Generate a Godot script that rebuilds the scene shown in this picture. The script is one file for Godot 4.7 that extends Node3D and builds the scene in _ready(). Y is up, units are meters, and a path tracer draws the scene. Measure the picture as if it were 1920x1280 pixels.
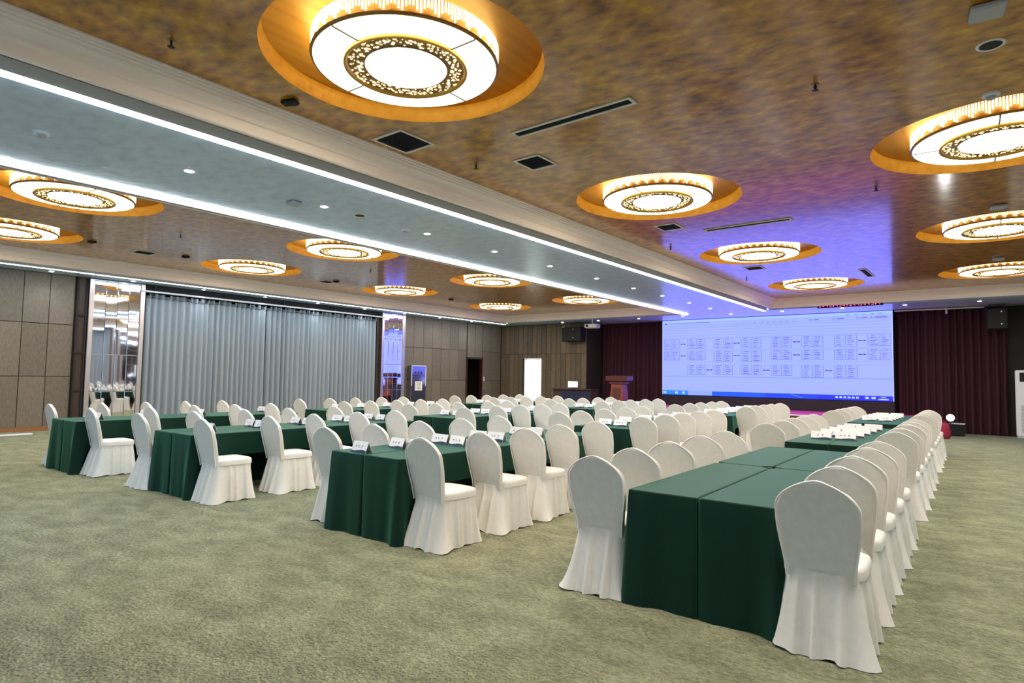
extends Node3D
# A hotel banquet hall set for a meeting: four columns of green-clothed tables with white covered chairs,
# an LED wall on a low stage, two ceiling trays with round crystal lamps.

const T := 0.75            # table height
const HS := 3.88           # soffit height
const HC := 4.17           # tray ceiling height
const XL := -18.4          # left wall
const XR := 3.4            # right wall
const ZB := 2.2            # wall behind the camera
const ZE := -0.1           # near end of the ceiling trays
const SLANT := 0.033       # the table columns run a little askew

var M := {}
var taken := {}
var rng := RandomNumberGenerator.new()

# ------------------------------------------------------------------ helpers
func numbered(called: String) -> String:
	var n: int = taken.get(called, 0)
	taken[called] = n + 1
	return called if n == 0 else "%s_%03d" % [called, n]

func tag(o: Node, label: String, category: String, group := "") -> void:
	o.set_meta("label", label)
	o.set_meta("category", category)
	if group != "":
		o.set_meta("group", group)

func thing(called: String, label: String, category: String, at := Vector3.ZERO, turn := 0.0, group := "") -> Node3D:
	var o := Node3D.new()
	o.name = numbered(called)
	add_child(o)
	o.position = at
	o.rotation.y = turn
	tag(o, label, category, group)
	return o

func struct_node(called: String) -> Node3D:
	var o := Node3D.new()
	o.name = called
	add_child(o)
	o.set_meta("kind", "structure")
	return o

func copy_of(src: Node3D, label: String, at: Vector3, turn: float) -> Node3D:
	var base: String = src.get_meta("base_name")
	var o: Node3D = src.duplicate()
	o.name = numbered(base)
	add_child(o)
	o.position = at
	o.rotation.y = turn
	o.set_meta("label", label)
	return o

func ST() -> SurfaceTool:
	var st := SurfaceTool.new()
	st.begin(Mesh.PRIMITIVE_TRIANGLES)
	return st

func put(st: SurfaceTool, called: String, m: Material, parent: Node, top_structure := false) -> MeshInstance3D:
	st.index()
	var o := MeshInstance3D.new()
	o.mesh = st.commit()
	o.material_override = m
	o.name = called
	parent.add_child(o, true)
	if top_structure:
		o.set_meta("kind", "structure")
	return o

func put_mesh(mesh: Mesh, called: String, m: Material, parent: Node, at := Vector3.ZERO) -> MeshInstance3D:
	var o := MeshInstance3D.new()
	o.mesh = mesh
	o.material_override = m
	o.name = called
	o.position = at
	parent.add_child(o, true)
	return o

func vtx(st: SurfaceTool, p: Vector3, n: Vector3, uv: Vector2) -> void:
	st.set_normal(n)
	st.set_uv(uv)
	st.add_vertex(p)

# corners anticlockwise seen from the front
func quad(st: SurfaceTool, a: Vector3, b: Vector3, c: Vector3, d: Vector3) -> void:
	var n := (b - a).cross(d - a)
	if n.length() < 1e-9:
		n = (c - a).cross(d - a)
	n = n.normalized()
	var ua := Vector2(0, 1); var ub := Vector2(1, 1); var uc := Vector2(1, 0); var ud := Vector2(0, 0)
	vtx(st, a, n, ua); vtx(st, c, n, uc); vtx(st, b, n, ub)
	vtx(st, a, n, ua); vtx(st, d, n, ud); vtx(st, c, n, uc)

func box(st: SurfaceTool, c: Vector3, s: Vector3, bs := Basis()) -> void:
	var h := s * 0.5
	var p := []
	for i in 8:
		p.append(c + bs * Vector3(h.x * (1 if i & 1 else -1), h.y * (1 if i & 2 else -1), h.z * (1 if i & 4 else -1)))
	quad(st, p[4], p[5], p[7], p[6])
	quad(st, p[1], p[0], p[2], p[3])
	quad(st, p[5], p[1], p[3], p[7])
	quad(st, p[0], p[4], p[6], p[2])
	quad(st, p[6], p[7], p[3], p[2])
	quad(st, p[0], p[1], p[5], p[4])

func box2(st: SurfaceTool, lo: Vector3, hi: Vector3) -> void:
	box(st, (lo + hi) * 0.5, (hi - lo).abs())

# box with chamfered edges
func cbox(st: SurfaceTool, c: Vector3, s: Vector3, b: float, bs := Basis()) -> void:
	var h := s * 0.5
	var q := func(v: Vector3) -> Vector3: return c + bs * v
	var ax := [Vector3.RIGHT, Vector3.UP, Vector3.BACK]
	for k in 3:
		var u: Vector3 = ax[(k + 1) % 3]
		var v: Vector3 = ax[(k + 2) % 3]
		var n: Vector3 = ax[k]
		var hn: float = h[k]; var hu: float = h[(k + 1) % 3]; var hv: float = h[(k + 2) % 3]
		for sg in [1.0, -1.0]:
			var f: Array = []
			for e in [[-1, -1], [1, -1], [1, 1], [-1, 1]]:
				f.append(q.call(n * hn * sg + u * (hu - b) * e[0] + v * (hv - b) * e[1]))
			if sg > 0: quad(st, f[0], f[1], f[2], f[3])
			else: quad(st, f[3], f[2], f[1], f[0])
		for su in [1.0, -1.0]:
			for sv in [1.0, -1.0]:
				var a: Vector3 = q.call(u * hu * su + v * (hv - b) * sv + n * (-(hn - b)))
				var a2: Vector3 = q.call(u * (hu - b) * su + v * hv * sv + n * (-(hn - b)))
				var d: Vector3 = q.call(u * hu * su + v * (hv - b) * sv + n * (hn - b))
				var d2: Vector3 = q.call(u * (hu - b) * su + v * hv * sv + n * (hn - b))
				if su * sv > 0: quad(st, a, a2, d2, d)
				else: quad(st, a2, a, d, d2)
	for i in 8:
		var s3 := Vector3(1 if i & 1 else -1, 1 if i & 2 else -1, 1 if i & 4 else -1)
		var p1: Vector3 = q.call(Vector3(h.x, h.y - b, h.z - b) * s3)
		var p2: Vector3 = q.call(Vector3(h.x - b, h.y, h.z - b) * s3)
		var p3: Vector3 = q.call(Vector3(h.x - b, h.y - b, h.z) * s3)
		var nn: Vector3 = bs * s3.normalized()
		var order := [p1, p2, p3] if (p3 - p1).cross(p2 - p1).dot(nn) > 0 else [p1, p3, p2]
		for p in order:
			vtx(st, p, nn, Vector2.ZERO)

# smooth sheet through rows of points; normal = along row x along column (flip reverses)
func grid(st: SurfaceTool, rows: Array, closed := false, flip := false) -> void:
	var nr := rows.size()
	var nc: int = rows[0].size()
	var N := []
	for j in nr:
		var line := PackedVector3Array()
		for i in nc:
			var i0: int = (i - 1 + nc) % nc if closed else maxi(i - 1, 0)
			var i1: int = (i + 1) % nc if closed else mini(i + 1, nc - 1)
			var j0 := maxi(j - 1, 0)
			var j1 := mini(j + 1, nr - 1)
			var du: Vector3 = rows[j][i1] - rows[j][i0]
			if du.length() < 1e-7:
				var jj := (j + 1 if j == 0 else j - 1)
				du = rows[jj][i1] - rows[jj][i0]
			var dv: Vector3 = rows[j1][i] - rows[j0][i]
			var n := du.cross(dv).normalized()
			line.append(-n if flip else n)
		N.append(line)
	for j in nr - 1:
		for i in (nc if closed else nc - 1):
			var k := (i + 1) % nc
			var f := [[j, i], [j, k], [j + 1, k], [j + 1, i]]
			var order := [0, 2, 1, 0, 3, 2] if not flip else [0, 1, 2, 0, 2, 3]
			for e in order:
				var r: int = f[e][0]
				var c: int = f[e][1]
				var uu: float = float(i + (1 if e == 1 or e == 2 else 0)) / nc
				vtx(st, rows[r][c], N[r][c], Vector2(uu, float(r) / (nr - 1)))

# revolved profile of (radius, y), top to bottom or any way; normals point outward for a rising profile
func lathe(st: SurfaceTool, prof: Array, seg: int, at := Vector3.ZERO, flip := false) -> void:
	var rows := []
	for p in prof:
		var line := PackedVector3Array()
		for i in seg:
			var a := TAU * i / seg
			line.append(at + Vector3(p[0] * cos(a), p[1], -p[0] * sin(a)))
		rows.append(line)
	grid(st, rows, true, flip)

func tube(st: SurfaceTool, a: Vector3, b: Vector3, r: float, seg := 8) -> void:
	var d := (b - a).normalized()
	var u := d.cross(Vector3.UP if absf(d.y) < 0.9 else Vector3.RIGHT).normalized()
	var v := d.cross(u)
	var rows := []
	for e in [a, b]:
		var line := PackedVector3Array()
		for i in seg:
			var t := TAU * i / seg
			line.append(e + (u * cos(t) + v * sin(t)) * r)
		rows.append(line)
	grid(st, rows, true)
	for k in 2:
		var e: Vector3 = [a, b][k]
		var n: Vector3 = [-d, d][k]
		for i in seg:
			var p: Vector3 = rows[k][i]
			var q: Vector3 = rows[k][(i + 1) % seg]
			var o := [e, p, q] if (q - e).cross(p - e).dot(n) > 0 else [e, q, p]
			for w in o:
				vtx(st, w, n, Vector2.ZERO)

func disc(st: SurfaceTool, at: Vector3, r0: float, r1: float, a0: float, a1: float, seg: int, down := true) -> void:
	for i in seg:
		var t0 := lerpf(a0, a1, float(i) / seg)
		var t1 := lerpf(a0, a1, float(i + 1) / seg)
		var d0 := Vector3(cos(t0), 0, sin(t0))
		var d1 := Vector3(cos(t1), 0, sin(t1))
		if down: quad(st, at + d0 * r0, at + d0 * r1, at + d1 * r1, at + d1 * r0)
		else: quad(st, at + d1 * r0, at + d1 * r1, at + d0 * r1, at + d0 * r0)

func mat(col: Color, rough := 0.8, metal := 0.0) -> StandardMaterial3D:
	var m := StandardMaterial3D.new()
	m.albedo_color = col
	m.roughness = rough
	m.metallic = metal
	return m

func glow(col: Color, energy: float) -> StandardMaterial3D:
	var m := mat(Color(0.9, 0.9, 0.9), 0.5)
	m.emission_enabled = true
	m.emission = col
	m.emission_energy_multiplier = energy
	return m

func c8(r: int, g: int, b: int) -> Color:
	return Color8(r, g, b)

func noise_tex(freq: float, octaves: int, ramp: Array, seed_n: int, normal := false, strength := 4.0, size := 512) -> NoiseTexture2D:
	var n := FastNoiseLite.new()
	n.seed = seed_n
	n.noise_type = FastNoiseLite.TYPE_SIMPLEX_SMOOTH
	n.frequency = freq
	n.fractal_octaves = octaves
	var t := NoiseTexture2D.new()
	t.width = size
	t.height = size
	t.seamless = true
	t.noise = n
	if normal:
		t.as_normal_map = true
		t.bump_strength = strength
	elif ramp.size() > 0:
		var g := Gradient.new()
		var offs := PackedFloat32Array()
		var cols := PackedColorArray()
		for i in ramp.size():
			offs.append(float(i) / (ramp.size() - 1))
			cols.append(ramp[i])
		g.offsets = offs
		g.colors = cols
		t.color_ramp = g
	return t

func triplanar(m: StandardMaterial3D, scale: Vector3) -> void:
	m.uv1_triplanar = true
	m.uv1_world_triplanar = true
	m.uv1_scale = scale

func area_light(parent: Node, at: Vector3, size: Vector2, energy: float, col: Color, rot: Vector3) -> void:
	var l := AreaLight3D.new()
	l.name = "light"
	l.area_size = size
	l.light_energy = energy
	l.light_color = col
	l.shadow_enabled = true
	parent.add_child(l, true)
	l.position = at
	l.rotation_degrees = rot
	l.area_range = 40.0

# ------------------------------------------------------------------ materials
func carpet_image() -> ImageTexture:
	var S := 1024
	var a := FastNoiseLite.new(); a.seed = 5; a.frequency = 0.006; a.fractal_octaves = 4; a.noise_type = FastNoiseLite.TYPE_SIMPLEX_SMOOTH
	var b := FastNoiseLite.new(); b.seed = 9; b.frequency = 0.35; b.fractal_octaves = 2; b.noise_type = FastNoiseLite.TYPE_SIMPLEX_SMOOTH
	var d := FastNoiseLite.new(); d.seed = 14; d.frequency = 0.05; d.fractal_octaves = 3; d.noise_type = FastNoiseLite.TYPE_SIMPLEX_SMOOTH
	var ic := d.get_seamless_image(S, S)
	var ia := a.get_seamless_image(S, S)
	var ib := b.get_seamless_image(S, S)
	var im := Image.create(S, S, false, Image.FORMAT_RGB8)
	var lo := c8(101, 103, 78)
	var hi := c8(180, 181, 147)
	for y in S:
		for x in S:
			var v: float = ia.get_pixel((x * 1) % S, (y * 2) % S).r * 0.26 + ib.get_pixel(x, (y * 2) % S).r * 0.4 + ic.get_pixel(x, (y * 2) % S).r * 0.34
			v = clampf((v - 0.5) * 1.9 + 0.5, 0.0, 1.0)
			im.set_pixel(x, y, lo.lerp(hi, v))
	return ImageTexture.create_from_image(im)

func screen_image() -> ImageTexture:
	var W := 1600
	var H := 594
	var im := Image.create(W, H, false, Image.FORMAT_RGB8)
	var bg := c8(170, 182, 255)
	im.fill(bg)
	var ink := c8(70, 66, 120)
	var line := c8(126, 132, 205)
	var soft := c8(140, 150, 224)
	# window header lines
	for v in [0.084, 0.109, 0.143, 0.177, 0.212, 0.246]:
		im.fill_rect(Rect2i(10, int(v * H), W - 20, 2), soft)
	im.fill_rect(Rect2i(0, 0, W, 18), c8(176, 204, 255))
	im.fill_rect(Rect2i(24, 22, 14, 10), c8(60, 60, 130))
	im.fill_rect(Rect2i(60, 24, 330, 3), c8(96, 100, 170))
	for k in 10:
		var x0 := 585 + k * 45
		for s in 4:
			im.fill_rect(Rect2i(x0 + rng.randi_range(0, 8), 36 + s * 5, rng.randi_range(8, 18), 2), soft)
	for p in [[1130, 30], [1275, 44], [1420, 36], [1500, 70]]:
		im.fill_rect(Rect2i(p[0], 36, p[1], 7), c8(104, 110, 190))
		im.fill_rect(Rect2i(p[0] - 28, 34, 14, 11), c8(130, 150, 220))
	for k in 5:
		im.fill_rect(Rect2i(1330 + k * 48, 12, 22, 5), c8(110, 150, 220))
	# little tables of pairings
	var cols := [[0.009, 0.045, 0.089], [0.132, 0.178, 0.221], [0.264, 0.31, 0.352], [0.393, 0.44, 0.483], [0.526, 0.57, 0.614], [0.655, 0.698, 0.741], [0.785, 0.827, 0.87], [0.911, 0.954, 0.992]]
	var rows := [[0.262, 0.385, [0, 1, 2, 3, 4, 5, 6, 7]], [0.424, 0.537, [0, 1, 2, 3, 4, 5, 6, 7]], [0.605, 0.725, [1, 2, 3, 4, 5, 6]]]
	for ri in 3:
		var r: Array = rows[ri]
		im.fill_rect(Rect2i(0, int(r[0] * H) - 4, W, 1), line)
		im.fill_rect(Rect2i(0, int(r[1] * H) + 14, W, 1), line)
		for ci in r[2]:
			var cl: Array = cols[ci]
			var y0 := int(r[0] * H)
			var y1 := int(r[1] * H)
			var n := 5
			if (ri == 1 and (ci == 2 or ci == 3)) or (ri == 2 and ci >= 5):
				y1 += 13
				n = 6
			for e in cl:
				im.fill_rect(Rect2i(int(e * W), y0, 2, y1 - y0), ink)
			for k in n + 1:
				im.fill_rect(Rect2i(int(cl[0] * W), y0 + (y1 - y0) * k / n, int((cl[2] - cl[0]) * W), 1), line)
			im.fill_rect(Rect2i(int(cl[0] * W), y1, int((cl[2] - cl[0]) * W) + 2, 2), ink)
			for k in n:
				for h in 2:
					var xa := int(lerpf(cl[h], cl[h + 1], 0.22) * W)
					var w := int((cl[h + 1] - cl[h]) * W * rng.randf_range(0.38, 0.66))
					var yy := y0 + (y1 - y0) * k / n + 3
					for s in 4:
						im.fill_rect(Rect2i(xa + w * s / 4, yy + (s * 3 + k) % 3, maxi(w / 4 - 2, 3), rng.randi_range(3, 6)), c8(84, 78, 140))
		var gaps := [[0, 1], [2, 3], [4, 5], [6, 7]] if ri < 2 else [[1, 2], [3, 4], [5, 6]]
		for g in gaps:
			var xm: float = (cols[g[0]][2] + cols[g[1]][0]) * 0.5 * W
			var ym := int((r[0] + r[1]) * 0.5 * H)
			im.fill_rect(Rect2i(int(xm) - 24, ym - 2, 48, 5), c8(60, 56, 120))
			im.fill_rect(Rect2i(int(xm) - 18, ym - 4, 8, 9), c8(60, 56, 120))
			im.fill_rect(Rect2i(int(xm) + 10, ym - 4, 8, 9), c8(60, 56, 120))
	im.fill_rect(Rect2i(0, int(0.757 * H), W, 2), line)
	# task bar
	var tb := int(0.945 * H)
	im.fill_rect(Rect2i(0, tb, W, H - tb), c8(20, 92, 250))
	im.fill_rect(Rect2i(W / 2, tb, W / 2, H - tb), c8(26, 70, 226))
	im.fill_rect(Rect2i(1150, tb, W - 1150, H - tb), c8(30, 50, 205))
	im.fill_rect(Rect2i(0, tb, 216, H - tb), c8(44, 140, 250))
	im.fill_rect(Rect2i(216, tb, 192, H - tb), c8(150, 176, 255))
	for p in [[10, 24], [110, 22], [168, 20]]:
		im.fill_rect(Rect2i(p[0], tb + 8, p[1], 16), c8(196, 226, 255))
	for k in 40:
		im.fill_rect(Rect2i(975 + k * 2, tb + 4 + k / 2, 3, 4), c8(110, 160, 255))
	for k in 6:
		var x0 := 1258 + k * 25
		im.fill_rect(Rect2i(x0, tb + 9, 16, 12), c8(225, 235, 255))
		im.fill_rect(Rect2i(x0 + 4 + k % 3, tb + 12, 7, 4), c8(90, 120, 240))
	for p in [[1436, 22, 14], [1472, 26, 14], [1526, 30, 5], [1512, 58, 8]]:
		im.fill_rect(Rect2i(p[0], tb + (18 if p[0] == 1512 else 7), p[1], p[2]), c8(205, 215, 255))
	# white edge of the panel
	for e in [Rect2i(0, 0, 4, H), Rect2i(W - 5, 0, 5, H)]:
		im.fill_rect(e, c8(214, 220, 255))
	return ImageTexture.create_from_image(im)

func card_image(k: int) -> ImageTexture:
	var W := 256
	var H := 128
	var im := Image.create(W, H, false, Image.FORMAT_RGB8)
	im.fill(c8(244, 242, 244))
	for x in W:
		var y := 104 + int(9.0 * sin(x * 0.022 + 0.6))
		im.fill_rect(Rect2i(x, y, 1, H - y), c8(22, 44, 78))
		im.fill_rect(Rect2i(x, y - 3, 1, 2), c8(150, 170, 190))
	var n := 2 if k == 1 else 3
	for g in n:
		var x0 := 128 - n * 26 + g * 52 + (10 if n == 3 else 0) - (8 if n == 3 else 0)
		for s in 7:
			if rng.randf() < 0.55:
				im.fill_rect(Rect2i(x0 + rng.randi_range(0, 8), 44 + s * 5, rng.randi_range(12, 24), 3), c8(60, 58, 62))
			else:
				im.fill_rect(Rect2i(x0 + rng.randi_range(2, 26), 42 + rng.randi_range(0, 14), 3, rng.randi_range(10, 24)), c8(60, 58, 62))
	return ImageTexture.create_from_image(im)

func make_materials() -> void:
	var m := mat(Color.WHITE, 0.95)
	m.albedo_texture = carpet_image()
	triplanar(m, Vector3(0.3, 0.3, 0.3))
	m.normal_enabled = true
	m.normal_texture = noise_tex(0.3, 3, [], 31, true, 6.0)
	m.normal_scale = 0.8
	M.carpet = m

	m = mat(Color.WHITE, 0.36)
	m.metallic_specular = 0.35
	m.clearcoat_enabled = true
	m.clearcoat = 0.85
	m.clearcoat_roughness = 0.13
	m.albedo_texture = noise_tex(0.02, 5, [c8(104, 60, 2), c8(160, 102, 3), c8(190, 132, 8), c8(220, 170, 44)], 3)
	triplanar(m, Vector3(0.36, 0.36, 0.55))
	m.normal_enabled = true
	m.normal_texture = noise_tex(0.022, 4, [], 17, true, 5.0)
	m.normal_scale = 0.2
	M.foil_gold = m

	m = m.duplicate()
	m.albedo_texture = noise_tex(0.016, 5, [c8(170, 190, 210), c8(190, 210, 230), c8(202, 220, 238)], 4)
	m.normal_scale = 0.2
	m.roughness = 0.38
	m.clearcoat = 0.45
	m.clearcoat_roughness = 0.2
	M.foil_silver = m

	m = mat(Color.WHITE, 0.45, 0.15)
	m.albedo_texture = noise_tex(0.02, 4, [c8(206, 146, 40), c8(226, 170, 56), c8(236, 186, 80)], 8)
	triplanar(m, Vector3(0.7, 0.7, 0.7))
	M.recess_gold = m

	M.plaster = mat(c8(250, 238, 228), 0.6)
	M.slot = mat(c8(104, 90, 74), 0.5)
	M.white_paint = mat(c8(232, 232, 230), 0.5)
	M.slab = mat(c8(120, 118, 114), 0.9)
	M.groove = mat(c8(42, 32, 26), 0.8)

	var shades := [c8(116, 105, 91), c8(121, 109, 95), c8(111, 100, 87)]
	for i in 3:
		m = mat(Color.WHITE, 0.62)
		var k: Color = shades[i]
		m.albedo_texture = noise_tex(0.05, 4, [k.darkened(0.1), k, k.lightened(0.07)], 40 + i, false, 4.0, 256)
		triplanar(m, Vector3(1.6, 0.5, 1.6))
		M["panel%d" % i] = m
	var plank := [c8(106, 90, 70), c8(114, 97, 75), c8(98, 84, 66)]
	for i in 3:
		m = mat(Color.WHITE, 0.6)
		var k: Color = plank[i]
		m.albedo_texture = noise_tex(0.05, 4, [k.darkened(0.18), k, k.lightened(0.08)], 50 + i, false, 4.0, 256)
		triplanar(m, Vector3(3.0, 0.35, 3.0))
		M["plank%d" % i] = m

	m = mat(Color.WHITE, 0.86)
	m.albedo_texture = noise_tex(0.03, 3, [c8(232, 227, 219), c8(240, 237, 231)], 61, false, 4.0, 256)
	triplanar(m, Vector3(2, 2, 2))
	m.cull_mode = BaseMaterial3D.CULL_DISABLED
	m.normal_enabled = true
	m.normal_texture = noise_tex(0.012, 3, [], 62, true, 6.0, 256)
	m.normal_scale = 0.2
	M.cover = m
	M.piping = mat(c8(250, 247, 242), 0.6)

	m = mat(c8(110, 215, 180), 0.6)
	m.albedo_texture = noise_tex(0.04, 3, [c8(28, 49, 46), c8(33, 55, 52)], 71, false, 4.0, 256)
	triplanar(m, Vector3(3, 3, 3))
	m.cull_mode = BaseMaterial3D.CULL_DISABLED
	m.metallic_specular = 0.3
	m.rim_enabled = true
	m.rim = 0.65
	m.rim_tint = 1.0
	M.cloth = m

	M.dark_metal = mat(c8(38, 38, 40), 0.45, 0.5)
	M.table_wood = mat(c8(36, 30, 26), 0.6)
	M.chrome = mat(c8(206, 194, 192), 0.3, 0.85)
	M.mirror = mat(c8(236, 236, 240), 0.03, 1.0)
	M.silver_strip = mat(c8(200, 200, 205), 0.2, 0.9)
	m = mat(c8(148, 157, 165), 0.85)
	m.cull_mode = BaseMaterial3D.CULL_DISABLED
	M.grey_curtain = m
	M.grey_heading = mat(c8(112, 120, 128), 0.85)
	m = mat(c8(56, 10, 30), 0.8)
	m.cull_mode = BaseMaterial3D.CULL_DISABLED
	M.maroon = m
	M.black = mat(c8(9, 9, 12), 0.7)
	M.navy = mat(c8(24, 26, 62), 0.7)
	M.dark_brown = mat(c8(58, 42, 34), 0.55)
	M.red_carpet = mat(c8(196, 50, 110), 0.85)
	M.red_wood = mat(c8(128, 62, 44), 0.4)
	M.red_wood_dark = mat(c8(84, 44, 36), 0.4)
	M.plastic = mat(c8(228, 230, 232), 0.35)
	M.grey_plastic = mat(c8(176, 180, 186), 0.5)
	M.dark_grille = mat(c8(30, 29, 28), 0.7)
	M.vent_frame = mat(c8(222, 217, 208), 0.5)
	M.base_wood = mat(c8(150, 100, 58), 0.5)
	M.crimson = mat(c8(156, 34, 70), 0.8)
	M.steel = mat(c8(150, 150, 160), 0.1, 0.9)
	M.paper = mat(c8(238, 234, 226), 0.9)
	M.print = mat(c8(70, 60, 70), 0.9)
	M.lamp_white = glow(Color(1.0, 0.96, 0.88), 3.2)
	M.lamp_disc = glow(Color(1.0, 0.97, 0.9), 3.6)
	M.crystal = glow(Color(1.0, 0.88, 0.6), 3.3)
	M.stud = glow(Color(1.0, 0.9, 0.66), 1.6)
	M.divider = mat(c8(120, 112, 96), 0.5)
	M.brass = mat(c8(206, 160, 74), 0.3, 0.75)
	M.brass_dark = mat(c8(150, 116, 66), 0.4, 0.6)
	M.led = glow(Color(0.9, 0.96, 1.0), 7.0)
	M.down = glow(Color(0.95, 0.97, 1.0), 8.0)
	M.par = glow(Color(1.0, 0.98, 0.95), 8.0)
	M.monitor = glow(Color(0.86, 0.95, 0.95), 0.95)
	M.window = glow(Color(0.6, 0.8, 1.0), 0.5)
	M.led_red = glow(Color(1.0, 0.25, 0.45), 0.8)
	m = mat(Color.BLACK, 0.4)
	m.emission_enabled = true
	m.emission = Color(0.66, 0.68, 1.0)
	m.emission_operator = BaseMaterial3D.EMISSION_OP_MULTIPLY
	m.emission_texture = screen_image()
	m.emission_energy_multiplier = 1.5
	M.screen = m
	for k in 3:
		m = mat(Color.WHITE, 0.5)
		m.albedo_texture = card_image(k)
		M["card%d" % k] = m

# ------------------------------------------------------------------ room
func build_room() -> void:
	var st := ST()
	box2(st, Vector3(XL - 0.4, -0.2, -25.4), Vector3(XR + 0.3, 0, ZB + 0.3))
	put(st, "floor", M.carpet, self, true)

	# left wall with its door opening, panels over it
	var wl := struct_node("wall_left")
	st = ST()
	box2(st, Vector3(XL - 0.25, 0, -19.87), Vector3(XL - 0.02, 4.4, ZB + 0.25))
	box2(st, Vector3(XL - 0.25, 0, -25.2), Vector3(XL - 0.02, 4.4, -20.83))
	box2(st, Vector3(XL - 0.25, 2.3, -20.83), Vector3(XL - 0.02, 4.4, -19.87))
	put(st, "wall_core", M.groove, wl)
	var spans := [[ZB - 0.02, -5.17], [-16.2, -19.82], [-20.9, -22.18]]
	var vs := [[0.1, 1.32], [1.335, 2.62], [2.635, 3.87]]
	var cache := {}
	var idx := 0
	for s in spans:
		var n := int(round((s[0] - s[1]) / 0.53))
		var w: float = (s[0] - s[1]) / n
		for k in n:
			for v in vs:
				var key := "%.3f_%.2f" % [w, v[0]]
				if not cache.has(key):
					var b := ST()
					cbox(b, Vector3.ZERO, Vector3(0.022, v[1] - v[0], w - 0.014), 0.004)
					cache[key] = b.commit()
				idx += 1
				put_mesh(cache[key], "panel", M["panel%d" % ((idx * 7 + k) % 3)], wl, Vector3(XL - 0.009, (v[0] + v[1]) * 0.5, s[0] - w * (k + 0.5)))
	# panel row above the door
	for k in 2:
		var b := ST()
		cbox(b, Vector3(XL - 0.009, 3.1, -20.13 - 0.5 * k), Vector3(0.022, 1.5, 0.48), 0.004)
		put(b, "panel", M.panel1, wl)

	st = ST()
	for s in [[ZB, -5.2], [-16.2, -19.8], [-20.9, -22.2]]:
		box2(st, Vector3(XL - 0.01, 0, s[1]), Vector3(XL + 0.03, 0.1, s[0]))
	put(st, "baseboard_left", M.base_wood, self, true)

	# right wall, wall behind
	st = ST()
	box2(st, Vector3(XR, 0, -25.2), Vector3(XR + 0.25, 4.4, ZB + 0.25))
	put(st, "wall_right", M.panel0, self, true)
	st = ST()
	box2(st, Vector3(XL, 0, ZB), Vector3(XR, 4.4, ZB + 0.25))
	put(st, "wall_back", M.panel1, self, true)

	# tall daylight windows in the wall behind the camera
	for k in 3:
		var win := struct_node("window_%d" % (k + 1))
		win.position = Vector3([-14.5, -8.5, -2.5][k], 1.55, ZB)
		st = ST()
		for e in [-1.0, 1.0]:
			cbox(st, Vector3(e * 1.6, 0, -0.03), Vector3(0.1, 2.9, 0.1), 0.01)
			cbox(st, Vector3(0, e * 1.4, -0.03), Vector3(3.3, 0.1, 0.1), 0.01)
		cbox(st, Vector3(0, 0, -0.03), Vector3(0.06, 2.7, 0.08), 0.01)
		put(st, "window_frame", M.white_paint, win)
		st = ST()
		quad(st, Vector3(1.55, -1.35, -0.02), Vector3(-1.55, -1.35, -0.02), Vector3(-1.55, 1.35, -0.02), Vector3(1.55, 1.35, -0.02))
		put(st, "daylight_pane", M.window, win)
		area_light(win, Vector3(0, 0, -0.09), Vector2(3.1, 2.7), 0.95, Color(0.42, 0.74, 1.0), Vector3(0, 0, 0))

	# stage wall behind the curtains, and the planked partition on its left with the lit doorway
	st = ST()
	box2(st, Vector3(-13.75, 0, -23.8), Vector3(XR, 4.4, -23.55))
	put(st, "wall_stage", mat(c8(30, 25, 24), 0.8), self, true)
	var wp := struct_node("wall_partition")
	st = ST()
	var zp := -22.2
	box2(st, Vector3(XL, 0, zp - 0.18), Vector3(-16.97, 4.4, zp - 0.02))
	box2(st, Vector3(-16.05, 0, zp - 0.18), Vector3(-13.7, 4.4, zp - 0.02))
	box2(st, Vector3(-16.97, 2.34, zp - 0.18), Vector3(-16.05, 4.4, zp - 0.02))
	box2(st, Vector3(-13.8, 0, -23.8), Vector3(-13.7, 4.4, zp - 0.18))
	put(st, "wall_core", M.groove, wp)
	var pk := 0
	var x := XL + 0.01
	var pcache := {}
	while x < -13.8:
		var w := 0.26
		for v in [[0.0, 2.54], [2.555, 3.87]]:
			var lo: float = v[0]
			var over := x + w > -16.97 and x < -16.05
			if over and v[0] < 1.0:
				lo = 2.36
			var xa := x
			var key := "%.2f" % lo
			if not pcache.has(key + str(v[1])):
				var b := ST()
				cbox(b, Vector3.ZERO, Vector3(w - 0.018, v[1] - lo, 0.03), 0.005)
				pcache[key + str(v[1])] = b.commit()
			put_mesh(pcache[key + str(v[1])], "plank", M["plank%d" % ((pk * 5 + int(v[0])) % 3)], wp, Vector3(xa + w * 0.5, (lo + v[1]) * 0.5, zp - 0.01))
		pk += 1
		x += w
	st = ST()
	for e in [[-17.0, -16.96], [-16.06, -16.02]]:
		box2(st, Vector3(e[0], 0, zp - 0.2), Vector3(e[1], 2.36, zp + 0.02))
	box2(st, Vector3(-17.0, 2.32, zp - 0.2), Vector3(-16.02, 2.37, zp + 0.02))
	put(st, "trim_1", M.white_paint, self, true)
	# bright corridor behind the doorway
	st = ST()
	box2(st, Vector3(XL, 0, -25.3), Vector3(-13.8, 4.4, -25.1))
	box2(st, Vector3(-14.6, 0, -25.1), Vector3(-14.5, 4.4, -22.4))
	box2(st, Vector3(XL, 0, -25.1), Vector3(XL + 0.05, 4.4, -22.4))
	box2(st, Vector3(XL, 2.75, -25.1), Vector3(-14.5, 2.9, -22.4))
	put(st, "wall_corridor", M.white_paint, self, true)
	var cl := thing("corridor_ceiling_light", "square white panel light on the corridor ceiling beyond the bright doorway", "light", Vector3(-16.6, 2.74, -23.7))
	st = ST()
	box(st, Vector3.ZERO, Vector3(1.2, 0.02, 1.2))
	put(st, "diffuser", M.down, cl)
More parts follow.
